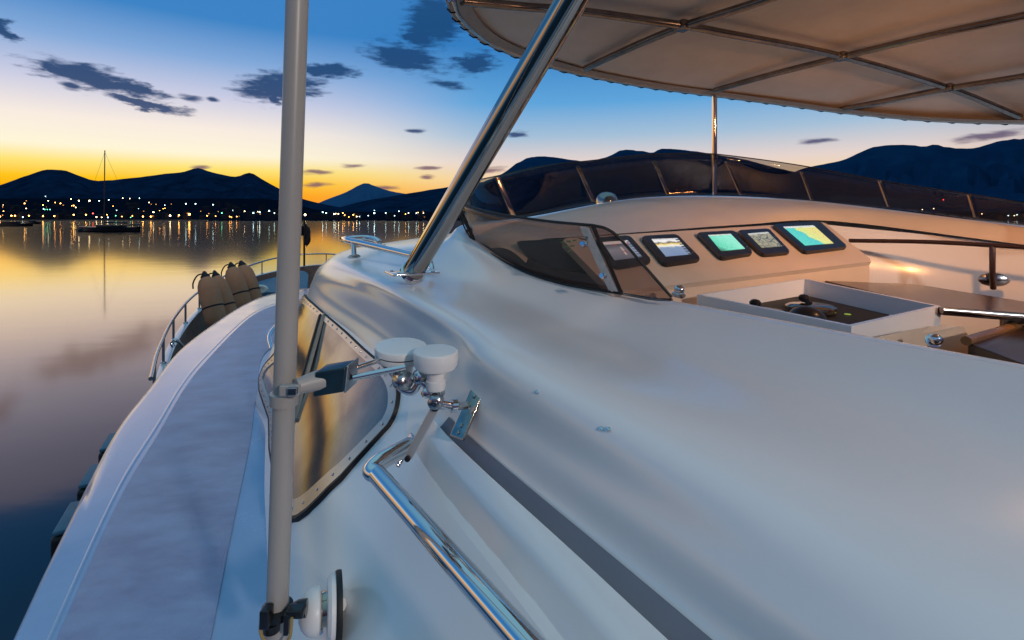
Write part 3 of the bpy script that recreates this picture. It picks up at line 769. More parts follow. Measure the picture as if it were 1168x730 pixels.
# bow staff with lantern
st = PZ(347, 290, -1.1)
bs = thing('bow_staff', 'dark bow staff with folded burgee and lit masthead lantern at the yacht bow', 'flagstaff', st+Vector((0, 0, -.4)))
bm = BM(); tube(bm, [st+Vector((0, 0, -.4)), st+Vector((0, 0, 1.05))], .03, 10); link('staff', bm, DARKF, bs)
bm = BM(); rows_ = []
for k in range(9):
    z = 1.0-k*.085; w = .05+.16*math.sin(k/8*math.pi)**.7
    rows_.append([st+Vector((.02+w*t*.9, .04*math.sin(k*1.3+t*6), z-.1*t)) for t in (0, .3, .6, 1)])
grid(bm, rows_); o = link('burgee', bm, mat('dark_cloth', (.03, .02, .02), .9), bs); o.modifiers.new('s', 'SOLIDIFY').thickness = .012
bm = BM(); box(bm, st+Vector((-.14, 0, .72)), (1, 0, 0), (0, 1, 0), (0, 0, 1), .22, .16, .3, .03); link('lamp_box', bm, DARKF, bs)
# fairlead and cleat
def foredeck_item(px, py, Y): return P(px, py, Y)
bm = BM(); lathe(bm, P(297, 330, 11.6), (.3, -.95, .2), [(.16, 0), (.17, .02), (.14, .05), (.09, .05), (.09, .01)], 24)
for v in bm.verts: v.co.z = P(297, 330, 11.6).z+(v.co.z-P(297, 330, 11.6).z)*.6
link('fairlead', bm, mat('white_ring', (.8, .76, .68), .3), yacht)
bm = BM(); tube(bm, curve([P(198, 396, 7.0), P(196, 391, 7.0), P(200, 388, 7.0), P(207, 393, 7.1), P(212, 400, 7.2)], 5), .025, 10); link('mooring_cleat', bm, CHROME, yacht)
# slab added to paint the blue shade over the anchor area
bm = BM(); bq = [P(288, 333, 12.2), P(290, 322, 13.6), P(345, 308, 15.0), P(352, 312, 14.0), P(350, 334, 11.5)]
slab(bm, roundpoly(bq, .3), (0, 0, 1), .2, .03); tag(link('bow_shade', bm, BLUETONE, None, angle=30), 'slab painting the blue shade on the anchor area at the bow', 'cover')
# windlass-like box behind pole
# fenders
def fender(x0, y0, x1, y1, Y, w, lab):
    bot = P(x1, y1, Y); top = P(x0, y0, Y+.15); ax = top-bot; h = ax.length
    t = thing('boat_fender', lab, 'fender', bot, 'covered fenders standing in the bow rail racks')
    r = w/2/F*Y
    bm = BM(); prof = [(.02, 0), (r*.6, .03), (r*.93, .12), (r, .22), (r*1.02, h*.5), (r, h*.72), (r*.9, h*.84), (r*.68, h*.93), (r*.42, h*.975)]
    lathe(bm, bot, ax, prof, 28)
    x_, y_, z_ = frame_of(ax)
    link('cover', bm, FCOVER, t)
    bm = BM(); lathe(bm, bot, ax, [(r*.44, h*.965), (r*.45, h*1.0), (r*.28, h*1.04), (r*.15, h*1.09), (.01, h*1.10)], 18); link('cap', bm, ROPE, t)
    bm = BM(); lathe(bm, bot, ax, [(r*1.03, h*.38), (r*1.045, h*.385), (r*1.045, h*.405), (r*1.03, h*.41)], 28); link('strap', bm, ROPE, t)
    bm = BM(); q = bot+ax.normalized()*h*1.05
    tube(bm, curve([q, q+Vector((-.05, -.12, -.02)), q+Vector((-.10, -.16, -.14)), q+Vector((-.14, -.1, -.25))], 5), .013, 8); link('rope', bm, ROPE, t)
fender(246, 314, 266, 372, 9.4, 19, 'beige covered fender behind its neighbour in the nearer rack pair')
fender(234, 315, 249, 374, 8.9, 22, 'beige covered fender with black cap, nearest and leftmost in the bow rail')
fender(276, 302, 292, 352, 10.9, 20, 'beige covered fender rightmost, beside the blue bow shade slab')
fender(264, 304, 279, 356, 10.5, 20, 'beige covered fender left one of the farther rack pair')
# hull side black rubber fender steps; blue top slabs paint the light they catch
for i, (px, py, w, lab) in enumerate(((118, 500, .34, 'black rubber block fender with light painted blue on top, on the hull side, farthest ahead'), (96, 537, .34, 'black rubber block fender with light painted blue on top, middle of three along the hull'), (70, 583, .36, 'black rubber block fender with light painted blue on top, nearest to camera beside the deck edge'))):
    c = PZ(px, py, -1.95)+Vector((.12, 0, 0))
    t = thing('hull_fender', lab, 'fender', c+Vector((0, 0, -.5)), 'block fenders along the hull side')
    bm = BM(); box(bm, c+Vector((.1, 0, -.25)), U, V, (0, 0, 1), w*1.1, .36, .45, .03); link('body', bm, RUBBER, t)
    bm = BM(); box(bm, c+Vector((.1, 0, -.005)), U, V, (0, 0, 1), w*1.07, .34, .03, .01); link('lit_top', bm, BLUETONE, t)

# ================================================================== antenna gear
ap = thing('whip_antenna', 'tall grey antenna pole rising past the top of the picture beside the cabin windows', 'antenna', P(315, 735, 1.25))
p0 = P(315, 738, 1.25); p1 = P(339, 0, 1.2); p2 = p1+(p1-p0)*.6
strip_tube('pole', [p0.lerp(p2, k/10) for k in range(11)], .0255, ap, POLEM, 40)
pd = (p1-p0).normalized()
pcl = p0.lerp(p1, (738-442)/738)
bm = BM(); lathe(bm, p0.lerp(p1, (738-455)/738), pd, [(.0275, 0), (.032, .002), (.033, .03), (.0275, .032)], 30)
box(bm, P(331, 445, 1.185), (1, 0, 0), (0, 1, 0), pd, .045, .02, .026, .004)
link('clamp', bm, POLEM, ap)
bm = BM(); box(bm, P(334, 446, 1.17), (1, 0, 0), (0, 1, 0), pd, .022, .012, .018, .003); link('clamp_bolt', bm, STEEL, ap)
# lower ratchet clamp and hinge to the hull mount
pl_ = p0.lerp(p1, (738-700)/738)
bm = BM(); lathe(bm, pl_, pd, [(.028, 0), (.036, .003), (.036, .022), (.028, .025)], 30); lathe(bm, pl_-pd*.0+Vector((-.004, -.02, -.02)), pd, [(.02, 0), (.02, .02)], 16)
box(bm, P(304, 703, 1.2), (1, 0, 0), (0, 1, 0), pd, .022, .03, .045, .004); box(bm, P(338, 697, 1.22), (1, 0, 0), (0, 1, 0), pd, .04, .03, .02, .005)
lathe(bm, P(345, 694, 1.24), (1, .2, 0), [(.012, -.03), (.02, -.01), (.02, .01)], 16); box(bm, P(327, 712, 1.21), (1, 0, 0), (0, 1, 0), pd, .012, .012, .05, .003)
link('lower_clamp', bm, BLACKP, ap)
s_m, t_m = find(392, 694, 1.6, .4); wall_p = on_wall(s_m, t_m)
wp = P(380, 692, 1.32); axm = Vector((-.93, -.36, .03)).normalized()
bm = BM(); lathe(bm, wp, axm, [(.070, -.012), (.074, -.004), (.074, .006), (.066, .014), (.04, .016)], 40); link('mount_disc', bm, WHITEP, ap, angle=25)
bm = BM(); lathe(bm, wp, axm, [(.078, -.020), (.079, -.010), (.076, -.005)], 40); link('gasket', bm, RUBBER, ap)
bm = BM(); tube(bm, [wp-axm*.015, wall_p-(wp-wall_p).normalized()*.04], .018, 24); link('pedestal', bm, WHITEP, ap)
bm = BM(); lathe(bm, wp+axm*.012, axm, [(.040, 0), (.038, .022), (.034, .03)], 26); link('mount_neck', bm, BRASSY, ap)
bm = BM(); lathe(bm, wp+axm*.034, axm, [(.046, -.004), (.053, 0), (.055, .008), (.053, .020), (.046, .032), (.034, .042), (.018, .048), (.0, .050)], 40); link('mount_dome', bm, WHITEP, ap)
knob(wp+Vector((-.03, -.01, -.05)), (-.5, -.8, .1), .010, '', ap)
bm = BM(); tube(bm, curve([P(300, 700, 1.2), P(297, 718, 1.2), P(303, 732, 1.2), P(318, 738, 1.2), P(330, 728, 1.2), P(333, 705, 1.2)], 6), .004, 8); link('cable', bm, CABLE, ap)

# upper arm: white sleeve, navy box, two chrome rods
arm = thing('antenna_bracket', 'chrome stand-off arm with navy block clamping the grey pole to the cabin', 'bracket', P(537, 465, 1.40))
bm = BM(); tube(bm, [P(338, 441, 1.20), P(352, 437, 1.22), P(368, 433, 1.24)], .018, 16, r2=.026); link('sleeve', bm, POLEM, arm)
bm = BM(); box(bm, P(382, 431, 1.25), P(402, 427, 1.27)-P(365, 433, 1.25), (.15, 1, .1), (.12, -.1, 1), .070, .055, .062, .004); link('clamp_block', bm, NAVY, arm)
bm = BM(); box(bm, P(401, 427.5, 1.265), P(402, 427, 1.27)-P(365, 433, 1.25), (.15, 1, .1), (.12, -.1, 1), .006, .060, .068, .003); link('end_plate', bm, STEEL, arm)
bm = BM(); tube(bm, [P(402, 421, 1.28), P(441, 408, 1.38)], .0068, 14); link('rod', bm, CHROME, arm)
bm = BM(); tube(bm, [P(402, 431, 1.26), P(462, 419, 1.31)], .0075, 14); link('rod', bm, CHROME, arm)
for (x, y, Y, r, ax) in ((460, 434, 1.33, .024, (.6, -.7, .2)), (478, 430, 1.34, .018, (-.6, -.7, .2)), (497, 458, 1.33, .020, (0, -1, 0)), (488, 447, 1.34, .016, (.4, -.8, .4)), (500, 444, 1.345, .017, (0, -.3, 1))):
    bm = BM(); a = Vector(ax).normalized(); lathe(bm, P(x, y, Y)-a*r, ax, [(r*.8, 0), (r, r*.3), (r, r*1.5), (r*.7, r*1.8), (r*.3, r*1.85), (r*.3, r*2.2)], 20); link('joint', bm, CHROME if r < .02 else STEEL, arm)
bm = BM(); tube(bm, curve([P(452, 420, 1.34), P(455, 440, 1.34), P(470, 447, 1.34), P(480, 436, 1.34), P(492, 445, 1.34)], 5), .010, 12); link('link_arm', bm, CHROME, arm)
bm = BM(); tube(bm, [P(497, 461, 1.34), P(515, 463, 1.36), P(533, 462, 1.51)], .012, 16)
lathe(bm, P(515, 463, 1.365), P(530, 462, 1.38)-P(510, 463, 1.36), [(.018, 0), (.018, .014), (.012, .018)], 18); link('swivel', bm, CHROME, arm)
# mounting plate on the flank
bm = BM(); a = P(551, 435, 1.58); b = P(524, 497, 1.50); d = (b-a).normalized(); nn = Vector((-.55, -.65, .55)).normalized(); nn = (nn-d*nn.dot(d)).normalized()
box(bm, P(536, 466, 1.525), d, d.cross(nn), nn, .178, .054, .010, .003); link('mount_plate', bm, BRASSY, arm)
for f in (-.42, -.2, .3, .42):
    bm = BM(); lathe(bm, P(536, 466, 1.525)+d*.178*f+nn*.004, nn, [(.007, 0), (.006, .004), (.002, .005)], 12); link('bolt', bm, BRASSY, arm)
# flat strut down to the handrail
bm = BM(); a = P(497, 464, 1.33); b = P(466, 521, 1.34); d = (b-a).normalized()
box(bm, (a+b)/2, d, d.cross(Vector((-.1, -1, .1))), (-.1, -1, .1), (b-a).length, .022, .007, .002); link('strut', bm, mat('galvanised', (.62, .60, .56), .35, .5), arm)
bm = BM(); lathe(bm, b+Vector((0, -.008, 0)), (-.1, -1, .1), [(.008, 0), (.008, .006), (.004, .008)], 14); link('strut_bolt', bm, BLACKP, arm); bm = BM(); lathe(bm, a+Vector((0, -.004, 0)), (-.1, -1, .1), [(.010, 0), (.010, .006), (.005, .009)], 16); link('strut_bolt', bm, BLACKP, arm)

g1 = thing('satellite_antenna', 'wide flat white disc antenna with black seam, left of the mushroom one', 'antenna', P(455, 420, 1.41))
c1 = P(457, 402, 1.41); up1 = Vector((.05, -.10, 1))
bm = BM(); lathe(bm, c1-Vector((0, 0, .018)), up1, [(.045, -.008), (.066, .0), (.069, .006), (.070, .016)], 44); link('base', bm, WHITEP, g1)
bm = BM(); lathe(bm, c1-Vector((0, 0, .018)), up1, [(.068, .0155), (.068, .0195)], 44); link('seam', bm, RUBBER, g1)
bm = BM(); lathe(bm, c1-Vector((0, 0, .018)), up1, [(.0695, .0195), (.0705, .024), (.0705, .033), (.0695, .0365), (.066, .0385), (.045, .0405), (.02, .0412), (0, .0414)], 44); link('radome', bm, WHITEP, g1, angle=24)
bm = BM(); lathe(bm, P(458, 422, 1.40), up1, [(.026, -.02), (.030, -.004), (.032, .02)], 24); link('neck', bm, WHITEP, g1)
g2 = thing('mushroom_antenna', 'round white mushroom antenna on threaded neck, above the chrome joint', 'antenna', P(497, 445, 1.33))
c2 = P(497, 417, 1.33); up2 = Vector((.02, -.05, 1))
bm = BM(); lathe(bm, c2, up2, [(.040, -.008), (.052, -.004), (.056, .004), (.0570, .016), (.0575, .018), (.0575, .034), (.0565, .038), (.054, .0405), (.035, .0425), (.015, .0435), (0, .0437)], 44); link('radome', bm, WHITEP, g2, angle=24)
bm = BM(); lathe(bm, P(497, 442, 1.33), up2, [(.024, -.004), (.026, 0), (.026, .020), (.023, .022), (.023, .045), (.030, .052)], 30); link('neck', bm, WHITEP, g2)
# small grab handle at window front
rail('grab_handle', [PZ(310, 398, -1.2), PZ(307, 385, -1.15), PZ(311, 376, -1.12), PZ(320, 366, -1.12)], .02)

# ================================================================== lamp over the cockpit (lit, warm)
lamp = thing('cockpit_lamp', 'warm round lamp hanging from the bimini frame over the helm', 'lamp', (2.15, 1.75, .88))
lc = Vector((2.15, 1.75, .80))
bm = BM(); lathe(bm, lc, (0, 0, 1), [(.07, 0), (.075, .01), (.07, .05), (.03, .07), (.012, .09), (.012, .16)], 24); link('lamp_body', bm, STEEL, lamp)
bm = BM(); lathe(bm, lc, (0, 0, -1), [(.055, .001), (.05, .012), (.0, .02)], 24); link('lens', bm, emis('lamp_lens', (1, .42, .12), 3), lamp)
ld = bpy.data.lights.new('cockpit_light', 'SPOT'); ld.energy = 60; ld.spot_size = math.radians(125); ld.spot_blend = .9; ld.color = (1, .42, .13); ld.shadow_soft_size = .05
lo_ = bpy.data.objects.new('cockpit_light', ld); C.objects.link(lo_); lo_.location = lc+Vector((0, 0, -.06)); lo_.rotation_euler = (Vector((2.1, 3.3, -.2))-lc).to_track_quat('-Z', 'Y').to_euler(); lo_.parent = lamp; lo_.matrix_parent_inverse = Matrix.Translation(-lamp.location)

ld2 = bpy.data.lights.new('canopy_fill', 'POINT'); ld2.energy = 5; ld2.color = (1, .5, .24); ld2.shadow_soft_size = .07  # extra fill below the lamp, added to brighten the canopy underside
lo2 = bpy.data.objects.new('canopy_fill', ld2); C.objects.link(lo2); lo2.location = lc+Vector((0, 0, -.12)); lo2.parent = lamp; lo2.matrix_parent_inverse = Matrix.Translation(-lamp.location)

# marina lamp on the quay behind the yacht (behind the camera): it throws the shadows of the rail and ledge to the left
qp = Vector((8.5, -9.5, WATER))
ql = thing('quay_lamp', 'tall pale lamp post on the quay behind the yacht', 'street lamp', qp)
bm = BM(); lathe(bm, qp, (0, 0, 1), [(.22, 0), (.20, .3), (.09, .4), (.06, 9.0)], 16); tube(bm, curve([qp+Vector((0, 0, 8.9)), qp+Vector((-.2, .2, 9.4)), qp+Vector((-.9, .9, 9.5))], 5), .05, 10); link('post', bm, STEEL, ql)
hd_ = qp+Vector((-1.1, 1.1, 9.45))
bm = BM(); lathe(bm, hd_, (0, 0, 1), [(.34, -.02), (.36, .0), (.25, .12), (.08, .2)], 24); link('lamp_shade', bm, DARKF, ql)
bm = BM(); lathe(bm, hd_, (0, 0, -1), [(.30, .03), (.26, .10), (.10, .16), (0, .17)], 24); link('globe', bm, emis('quay_globe', (1, .8, .62), 8), ql)
l3 = bpy.data.lights.new('quay_light', 'POINT'); l3.energy = 2400; l3.color = (1, .84, .74); l3.shadow_soft_size = .35
o3 = bpy.data.objects.new('quay_light', l3); C.objects.link(o3); o3.location = hd_+Vector((0, 0, -.6)); o3.parent = ql; o3.matrix_parent_inverse = Matrix.Translation(-qp)

# ================================================================== setting: water, hills, town
bm = BM(); S = 30000
grid(bm, [[xz(-S, -3000, WATER), xz(S, -3000, WATER)], [xz(-S, S, WATER), xz(S, S, WATER)]])
m = bpy.data.materials.new('sea'); m.use_nodes = True; nt = m.node_tree; b = nt.nodes['Principled BSDF']
b.inputs['Base Color'].default_value = (.002, .014, .026, 1); b.inputs['Roughness'].default_value = .08; b.inputs['IOR'].default_value = 1.38
tc = nt.nodes.new('ShaderNodeTexCoord'); mp = nt.nodes.new('ShaderNodeMapping'); mp.inputs['Scale'].default_value = (.22, .5, 1)
n = nt.nodes.new('ShaderNodeTexNoise'); n.inputs['Scale'].default_value = .9; n.inputs['Detail'].default_value = 4
bp = nt.nodes.new('ShaderNodeBump'); bp.inputs['Strength'].default_value = .12; bp.inputs['Distance'].default_value = .04
nt.links.new(tc.outputs['Object'], mp.inputs[0]); nt.links.new(mp.outputs[0], n.inputs['Vector']); nt.links.new(n.outputs['Fac'], bp.inputs['Height']); nt.links.new(bp.outputs[0], b.inputs['Normal'])
tag(link('water', bm, m, smooth=False), kind='structure')

from mathutils import noise as mn
def hills(name, ridge, D, D0, m, seed, rough=1.0):
    pts = [P(x, y, D) for x, y in ridge]; rc = resample(curve([Vector((p.x, D, p.z)) for p in pts], 6), 260)
    bm = BM(); rr = []
    for k in range(15):
        t = k/14
        d = D0+(D-D0)*t
        row = []
        for p in rc:
            x = p.x*d/D; h = (p.z-WATER)*(t**1.35)
            if 0 < t < 1: h += (p.z-WATER)*.26*rough*mn.fractal(Vector((x*.0045+seed, d*.0025, seed)), .8, 2, 5)*math.sin(t*math.pi)
            elif t == 1: h += (p.z-WATER)*.012*rough*mn.fractal(Vector((x*.012+seed, 0, seed)), 1, 2, 4)
            row.append(Vector((x, d, WATER-1+h+1)))
        rr.append(row)
    rr.append([Vector((p.x*1.3, D*1.3, WATER-2)) for p in rc])
    grid(bm, rr); return tag(link(name, bm, m), kind='structure')
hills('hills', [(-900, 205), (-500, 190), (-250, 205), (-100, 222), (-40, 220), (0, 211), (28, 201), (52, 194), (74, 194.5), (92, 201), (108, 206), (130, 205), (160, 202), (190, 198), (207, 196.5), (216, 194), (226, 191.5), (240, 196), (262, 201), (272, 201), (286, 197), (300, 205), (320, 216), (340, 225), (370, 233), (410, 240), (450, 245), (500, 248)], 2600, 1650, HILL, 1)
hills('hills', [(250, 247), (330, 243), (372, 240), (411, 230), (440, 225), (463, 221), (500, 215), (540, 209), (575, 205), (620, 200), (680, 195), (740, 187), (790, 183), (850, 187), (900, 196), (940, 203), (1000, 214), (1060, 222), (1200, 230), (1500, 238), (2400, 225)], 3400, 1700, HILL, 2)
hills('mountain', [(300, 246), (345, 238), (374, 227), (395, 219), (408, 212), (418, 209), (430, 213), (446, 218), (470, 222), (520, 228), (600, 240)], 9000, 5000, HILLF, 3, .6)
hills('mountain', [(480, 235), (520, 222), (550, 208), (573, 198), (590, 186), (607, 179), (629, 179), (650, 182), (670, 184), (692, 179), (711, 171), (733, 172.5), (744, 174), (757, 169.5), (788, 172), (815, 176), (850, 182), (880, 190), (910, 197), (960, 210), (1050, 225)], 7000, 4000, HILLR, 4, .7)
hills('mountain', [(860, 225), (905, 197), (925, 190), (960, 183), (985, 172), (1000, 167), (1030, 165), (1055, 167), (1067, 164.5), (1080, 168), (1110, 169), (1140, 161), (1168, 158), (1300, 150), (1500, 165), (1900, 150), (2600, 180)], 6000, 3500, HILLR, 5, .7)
# town slope
def town_z(D, px):
    k = .085 if px < 330 else .03
    return WATER+1.6+max(0, D-1000)*k
bm = BM(); rr = []
for D in (985, 1000, 1100, 1250, 1400, 1600, 1900):
    row = []
    for px in range(-900, 1501, 20):
        z = town_z(D, px) if px < 310 else WATER+1.6+max(0, D-1000)*(.085-.055*min(1, (px-310)/60))
        if D == 985: z = WATER-.5
        row.append(P(px, 249, D)+Vector((0, 0, z)))
    rr.append(row)
grid(bm, rr); tag(link('shore', bm, SHORE), kind='structure')

hg = 'houses of the town on the far shore'
protos = {}
def house(px, D, w, h, dpt, roof):
    key = (round(w), round(h), roof)
    if key not in protos:
        bm = BM(); box(bm, (0, 0, h/2), (1, 0, 0), (0, 1, 0), (0, 0, 1), w, dpt, h)
        if roof:
            vs = [bm.verts.new(q) for q in ((-w*.54, -dpt*.54, h), (w*.54, -dpt*.54, h), (w*.54, dpt*.54, h), (-w*.54, dpt*.54, h), (-w*.4, 0, h+w*.16), (w*.4, 0, h+w*.16))]
            for f in ((0, 1, 5, 4), (2, 3, 4, 5), (1, 2, 5), (3, 0, 4)):
                bm.faces.new([vs[i] for i in f]).material_index = 1
        o = link('house', bm, [HWALL, HROOF], smooth=False); protos[key] = o
    else:
        o = protos[key].copy(); C.objects.link(o)
    p = P(px, 249, D); z = town_z(D, px) if px < 310 else WATER+1.6+max(0, D-1000)*(.085-.055*min(1, (px-310)/60))
    o.location = (p.x, p.y, z-.5); o.rotation_euler.z = random.uniform(-.4, .4)
    side = 'low house on the far waterfront among the town lamps' if D < 1080 else 'house on the far dark town slope among its neighbours'
    return tag(o, 'distant %s %s' % ('tile roofed' if roof else 'flat roofed', side), 'house', hg)
for i in range(95):
    px = random.choice([random.uniform(-60, 250), random.uniform(-60, 330), random.uniform(150, 520)]); D = random.choice([random.uniform(1010, 1060), random.uniform(1080, 1500)])
    if px > 330: D = random.uniform(1010, 1080)
    house(px, D, random.choice([10, 14, 19]), random.choice([6, 9, 13]), 10, random.random() < .6)

# lamps: (px, py, colour)
warm = (1, .42, .08); white = (1, .82, .55); cool = (.62, .95, 1); green = (.15, 1, .5); red = (1, .06, .05)
lm = {k: emis('lamp_glow_'+k, c, s) for k, c, s in (('warm', warm, 22), ('white', (1, .72, .38), 13), ('cool', cool, 9), ('green', green, 6), ('red', red, 14), ('window', (1, .40, .10), 2.2))}
lp = {}
def street_lamp(px, py, col, size, D=None):
    if D is None: D = 1005 if py > 242 else 1000+(249-py-1)/F*1150/.085*.92
    pos = P(px, py, D)
    rad = size/F*D*.41
    g = town_z(D, px) if px < 310 else WATER+1.6+max(0, D-1000)*(.085-.055*min(1, (px-310)/60))
    hh = max(3.0, pos.z-g)
    key = (col, size)
    if key not in lp:
        bm = BM(); bmesh.ops.create_icosphere(bm, subdivisions=1, radius=rad)
        for f in bm.faces: f.material_index = 1
        tube(bm, [Vector((0, 0, -rad*.8)), Vector((0, 0, -7))], .18, 5, mi=0)
        o = link('street_lamp', bm, [DARKF, lm[col]]); lp[key] = o
    else:
        o = lp[key].copy(); C.objects.link(o)
    o.location = pos
    cn = {'warm': 'orange', 'white': 'warm white', 'cool': 'bluish white', 'green': 'green', 'red': 'red', 'window': 'dim amber'}[col]
    wh = 'along the far quay' if py > 242 else 'up on the dark town slope'
    sz = 'bright' if size > 1.5 else 'small' if size > 1 else 'faint'
    return tag(o, '%s %s town lamp glowing %s' % (sz, cn, wh), 'lamp', 'lamps of the town across the water')
for px, py, c, s in ((0, 247, 'warm', 1.6), (13, 246, 'warm', 1.7), (17, 246, 'warm', 1.6), (33, 246, 'warm', 1.5), (49, 246.5, 'warm', 1.6), (62, 246.5, 'warm', 1.5), (84, 245, 'warm', 1.7), (98, 245, 'warm', 1.5), (90, 229, 'white', 1.7), (102, 229, 'white', 1.9), (113, 229, 'cool', 1.2), (106, 243.5, 'red', 1.5), (123, 248, 'cool', 1.4), (132, 246, 'green', 1.3), (149, 248, 'green', 1.1), (164, 241, 'window', 1.2), (175, 242, 'white', 1.8), (194, 246, 'white', 1.7), (204, 245.5, 'warm', 1.8), (216, 244.5, 'warm', 2.8), (212, 232.5, 'cool', 1.5), (223, 232.5, 'cool', 1.5), (243, 233.5, 'cool', 1.2), (253, 243, 'green', 1.5), (266, 240, 'cool', 1.7), (279, 241, 'white', 1.3), (296, 242, 'cool', 1.7), (307, 240.5, 'cool', 1.9), (289, 243, 'cool', 1.2), (313, 243, 'cool', 1.3), (348, 245, 'white', 2.8), (344, 240, 'cool', 1.1), (368, 242, 'cool', 1.6), (372, 243, 'cool', 1.3), (381, 244, 'cool', 1.2), (386, 244, 'white', 1.3), (391, 243, 'warm', 1.2), (403, 245, 'warm', 1.4), (407, 247, 'white', 1.5), (427, 243, 'cool', 1.5), (427, 240, 'cool', 1.0), (440, 243, 'cool', 1.3), (455, 241, 'cool', 1.4), (466, 243, 'cool', 1.3), (475, 243, 'cool', 1.4), (483, 243, 'white', 1.2), (28, 232, 'warm', 1.3), (30, 229, 'window', 1.1), (52, 224, 'cool', 1.1), (55, 229, 'white', 1.1), (49, 234, 'warm', 1.6), (63, 231, 'warm', 1.2), (69, 232, 'warm', 1.3), (72, 234, 'window', 1.2), (84, 234.5, 'warm', 1.6), (81, 227, 'white', 1.3), (124, 228, 'cool', 1.2), (140, 226, 'white', 1.1), (159, 226, 'cool', 1.2), (148, 226.5, 'white', .9), (170, 231, 'white', 1), (178, 233, 'window', 1.1), (188, 234, 'cool', .9), (51, 239, 'green', 1.2), (54, 239, 'green', 1.2), (57, 239, 'green', 1.2), (3, 236, 'window', 1.2), (4, 241, 'warm', 1.2), (163, 247, 'warm', 1.3), (172, 247, 'warm', 1.3), (110, 247.5, 'white', 1.3), (116, 248, 'white', 1.2), (139, 247, 'warm', 1), (133, 240, 'cool', 1), (229, 241, 'window', 1), (236, 246, 'warm', 1), (246, 246.5, 'warm', .9), (270, 247, 'warm', 1.1), (262, 247, 'warm', 1.2), (420, 246, 'cool', .9), (450, 246, 'cool', .9), (1052, 239, 'white', 1.3), (1065, 238, 'white', 1.3), (1076, 228, 'red', 1.2), (1150, 246, 'cool', 1.2), (1160, 245, 'cool', 1.2), (1157, 246, 'white', 1.1), (1120, 244, 'white', .9)):
    if px > 1000: street_lamp(px, py, c, s, 1300)
    else: street_lamp(px, py, c, s)
for i in range(44):
    px = random.uniform(-20, 330) if i < 34 else random.uniform(355, 500)
    py = random.choice([random.uniform(244, 248), random.uniform(228, 244)]) if px < 200 else random.uniform(241, 248)
    street_lamp(px, py, random.choice(['warm', 'warm', 'window', 'window', 'white', 'cool']), random.choice([.7, .9, .9, 1.0]))
# low lit quay wall
bm = BM(); box(bm, P(70, 249, 980)+Vector((0, 0, WATER+.9)), (1, 0, 0), (0, 1, 0), (0, 0, 1), 560, 6, 2.2)
tag(link('quay_wall', bm, mat('quay_stone', (.25, .16, .10), .8), smooth=False), 'long low stone quay wall under the orange lamps on the far shore', 'quay')

# bay on the right: lower shore lights handled above. Sailboat at anchor:
def hullmesh(bm, L, W, H, mi=0):
    rr = []
    for k in range(13):
        t = k/12; x = -L/2+L*t; w = W/2*(math.sin(min(1, t*1.25+.12)*math.pi*.5) if t < .7 else max(.02, math.cos((t-.7)/.3*math.pi/2)))
        sh = H*(1+.15*(t-.4)**2*4)
        rr.append([Vector((x, -w, sh)), Vector((x+.0, -w*.9, .2)), Vector((x, 0, -.4)), Vector((x, w*.9, .2)), Vector((x, w, sh)), Vector((x, 0, sh+.08)), Vector((x, -w, sh))])
    grid(bm, rr)
sp_ = Vector((P(124, 249, 178).x, 178, WATER))
sb = thing('sailboat', 'dark sailboat with bare tall mast lying at anchor on the bay', 'sailboat', sp_)
def at(o_, bm, name, m, **k):
    for v in bm.verts: v.co = v.co+sp_
    return link(name, bm, m, o_, **k)
bm = BM(); hullmesh(bm, 21.5, 4.6, 1.5); 
for v in bm.verts: v.co.x = -v.co.x
at(sb, bm, 'hull', DARKF)
bm = BM(); box(bm, (1, 0, 1.9), (1, 0, 0), (0, 1, 0), (0, 0, 1), 9, 2.4, .8, .2); at(sb, bm, 'cabin', DARKF)
MASTM = mat('mast_wood', (.10, .035, .015), .5)
bm = BM(); tube(bm, [Vector((-1.6, 0, 1.4)), Vector((-1.35, 0, 28.2))], .15, 8); at(sb, bm, 'mast', MASTM)
bm = BM(); tube(bm, [Vector((-1.5, 0, 3.2)), Vector((6.5, 0, 3.0))], .28, 8); at(sb, bm, 'boom', DARKF)
for x in (-10.3, 10.2):
    bm = BM(); tube(bm, [Vector((x, 0, 1.8)), Vector((-1.36, 0, 27.6))], .03, 5); at(sb, bm, 'stay', DARKF)
bm = BM(); box(bm, (9.2, 0, 2.3), (1, 0, 0), (0, 1, 0), (0, 0, 1), 2.6, 2, .5, .1); tube(bm, [Vector((10, 0, 1.6)), Vector((12, 0, 1.7)), Vector((12, 0, .6))], .12, 6); at(sb, bm, 'stern_gear', DARKF)
for x in range(-9, 10, 3):
    bm = BM(); tube(bm, [Vector((x, -2.0, 1.5)), Vector((x, -2.0, 2.3))], .04, 5); at(sb, bm, 'stanchion', DARKF)
# moored motor boats near the quay at far left
for (px, D, L, lab) in ((14, 300, 24, 'dark low motor boat moored at the left edge before the quay'), (38, 420, 12, 'small dark boat just right of the longer boat by the quay')):
    sp_ = Vector((P(px, 249, D).x, D, WATER)); t = thing('motor_boat', lab, 'boat', sp_, 'boats moored off the far quay')
    bm = BM(); hullmesh(bm, L, 4, 1.6); at(t, bm, 'hull', DARKF)
    bm = BM(); box(bm, (-1, 0, 2.2), (1, 0, 0), (0, 1, 0), (0, 0, 1), L*.4, 2.6, 1.2, .2); at(t, bm, 'cabin', DARKF)

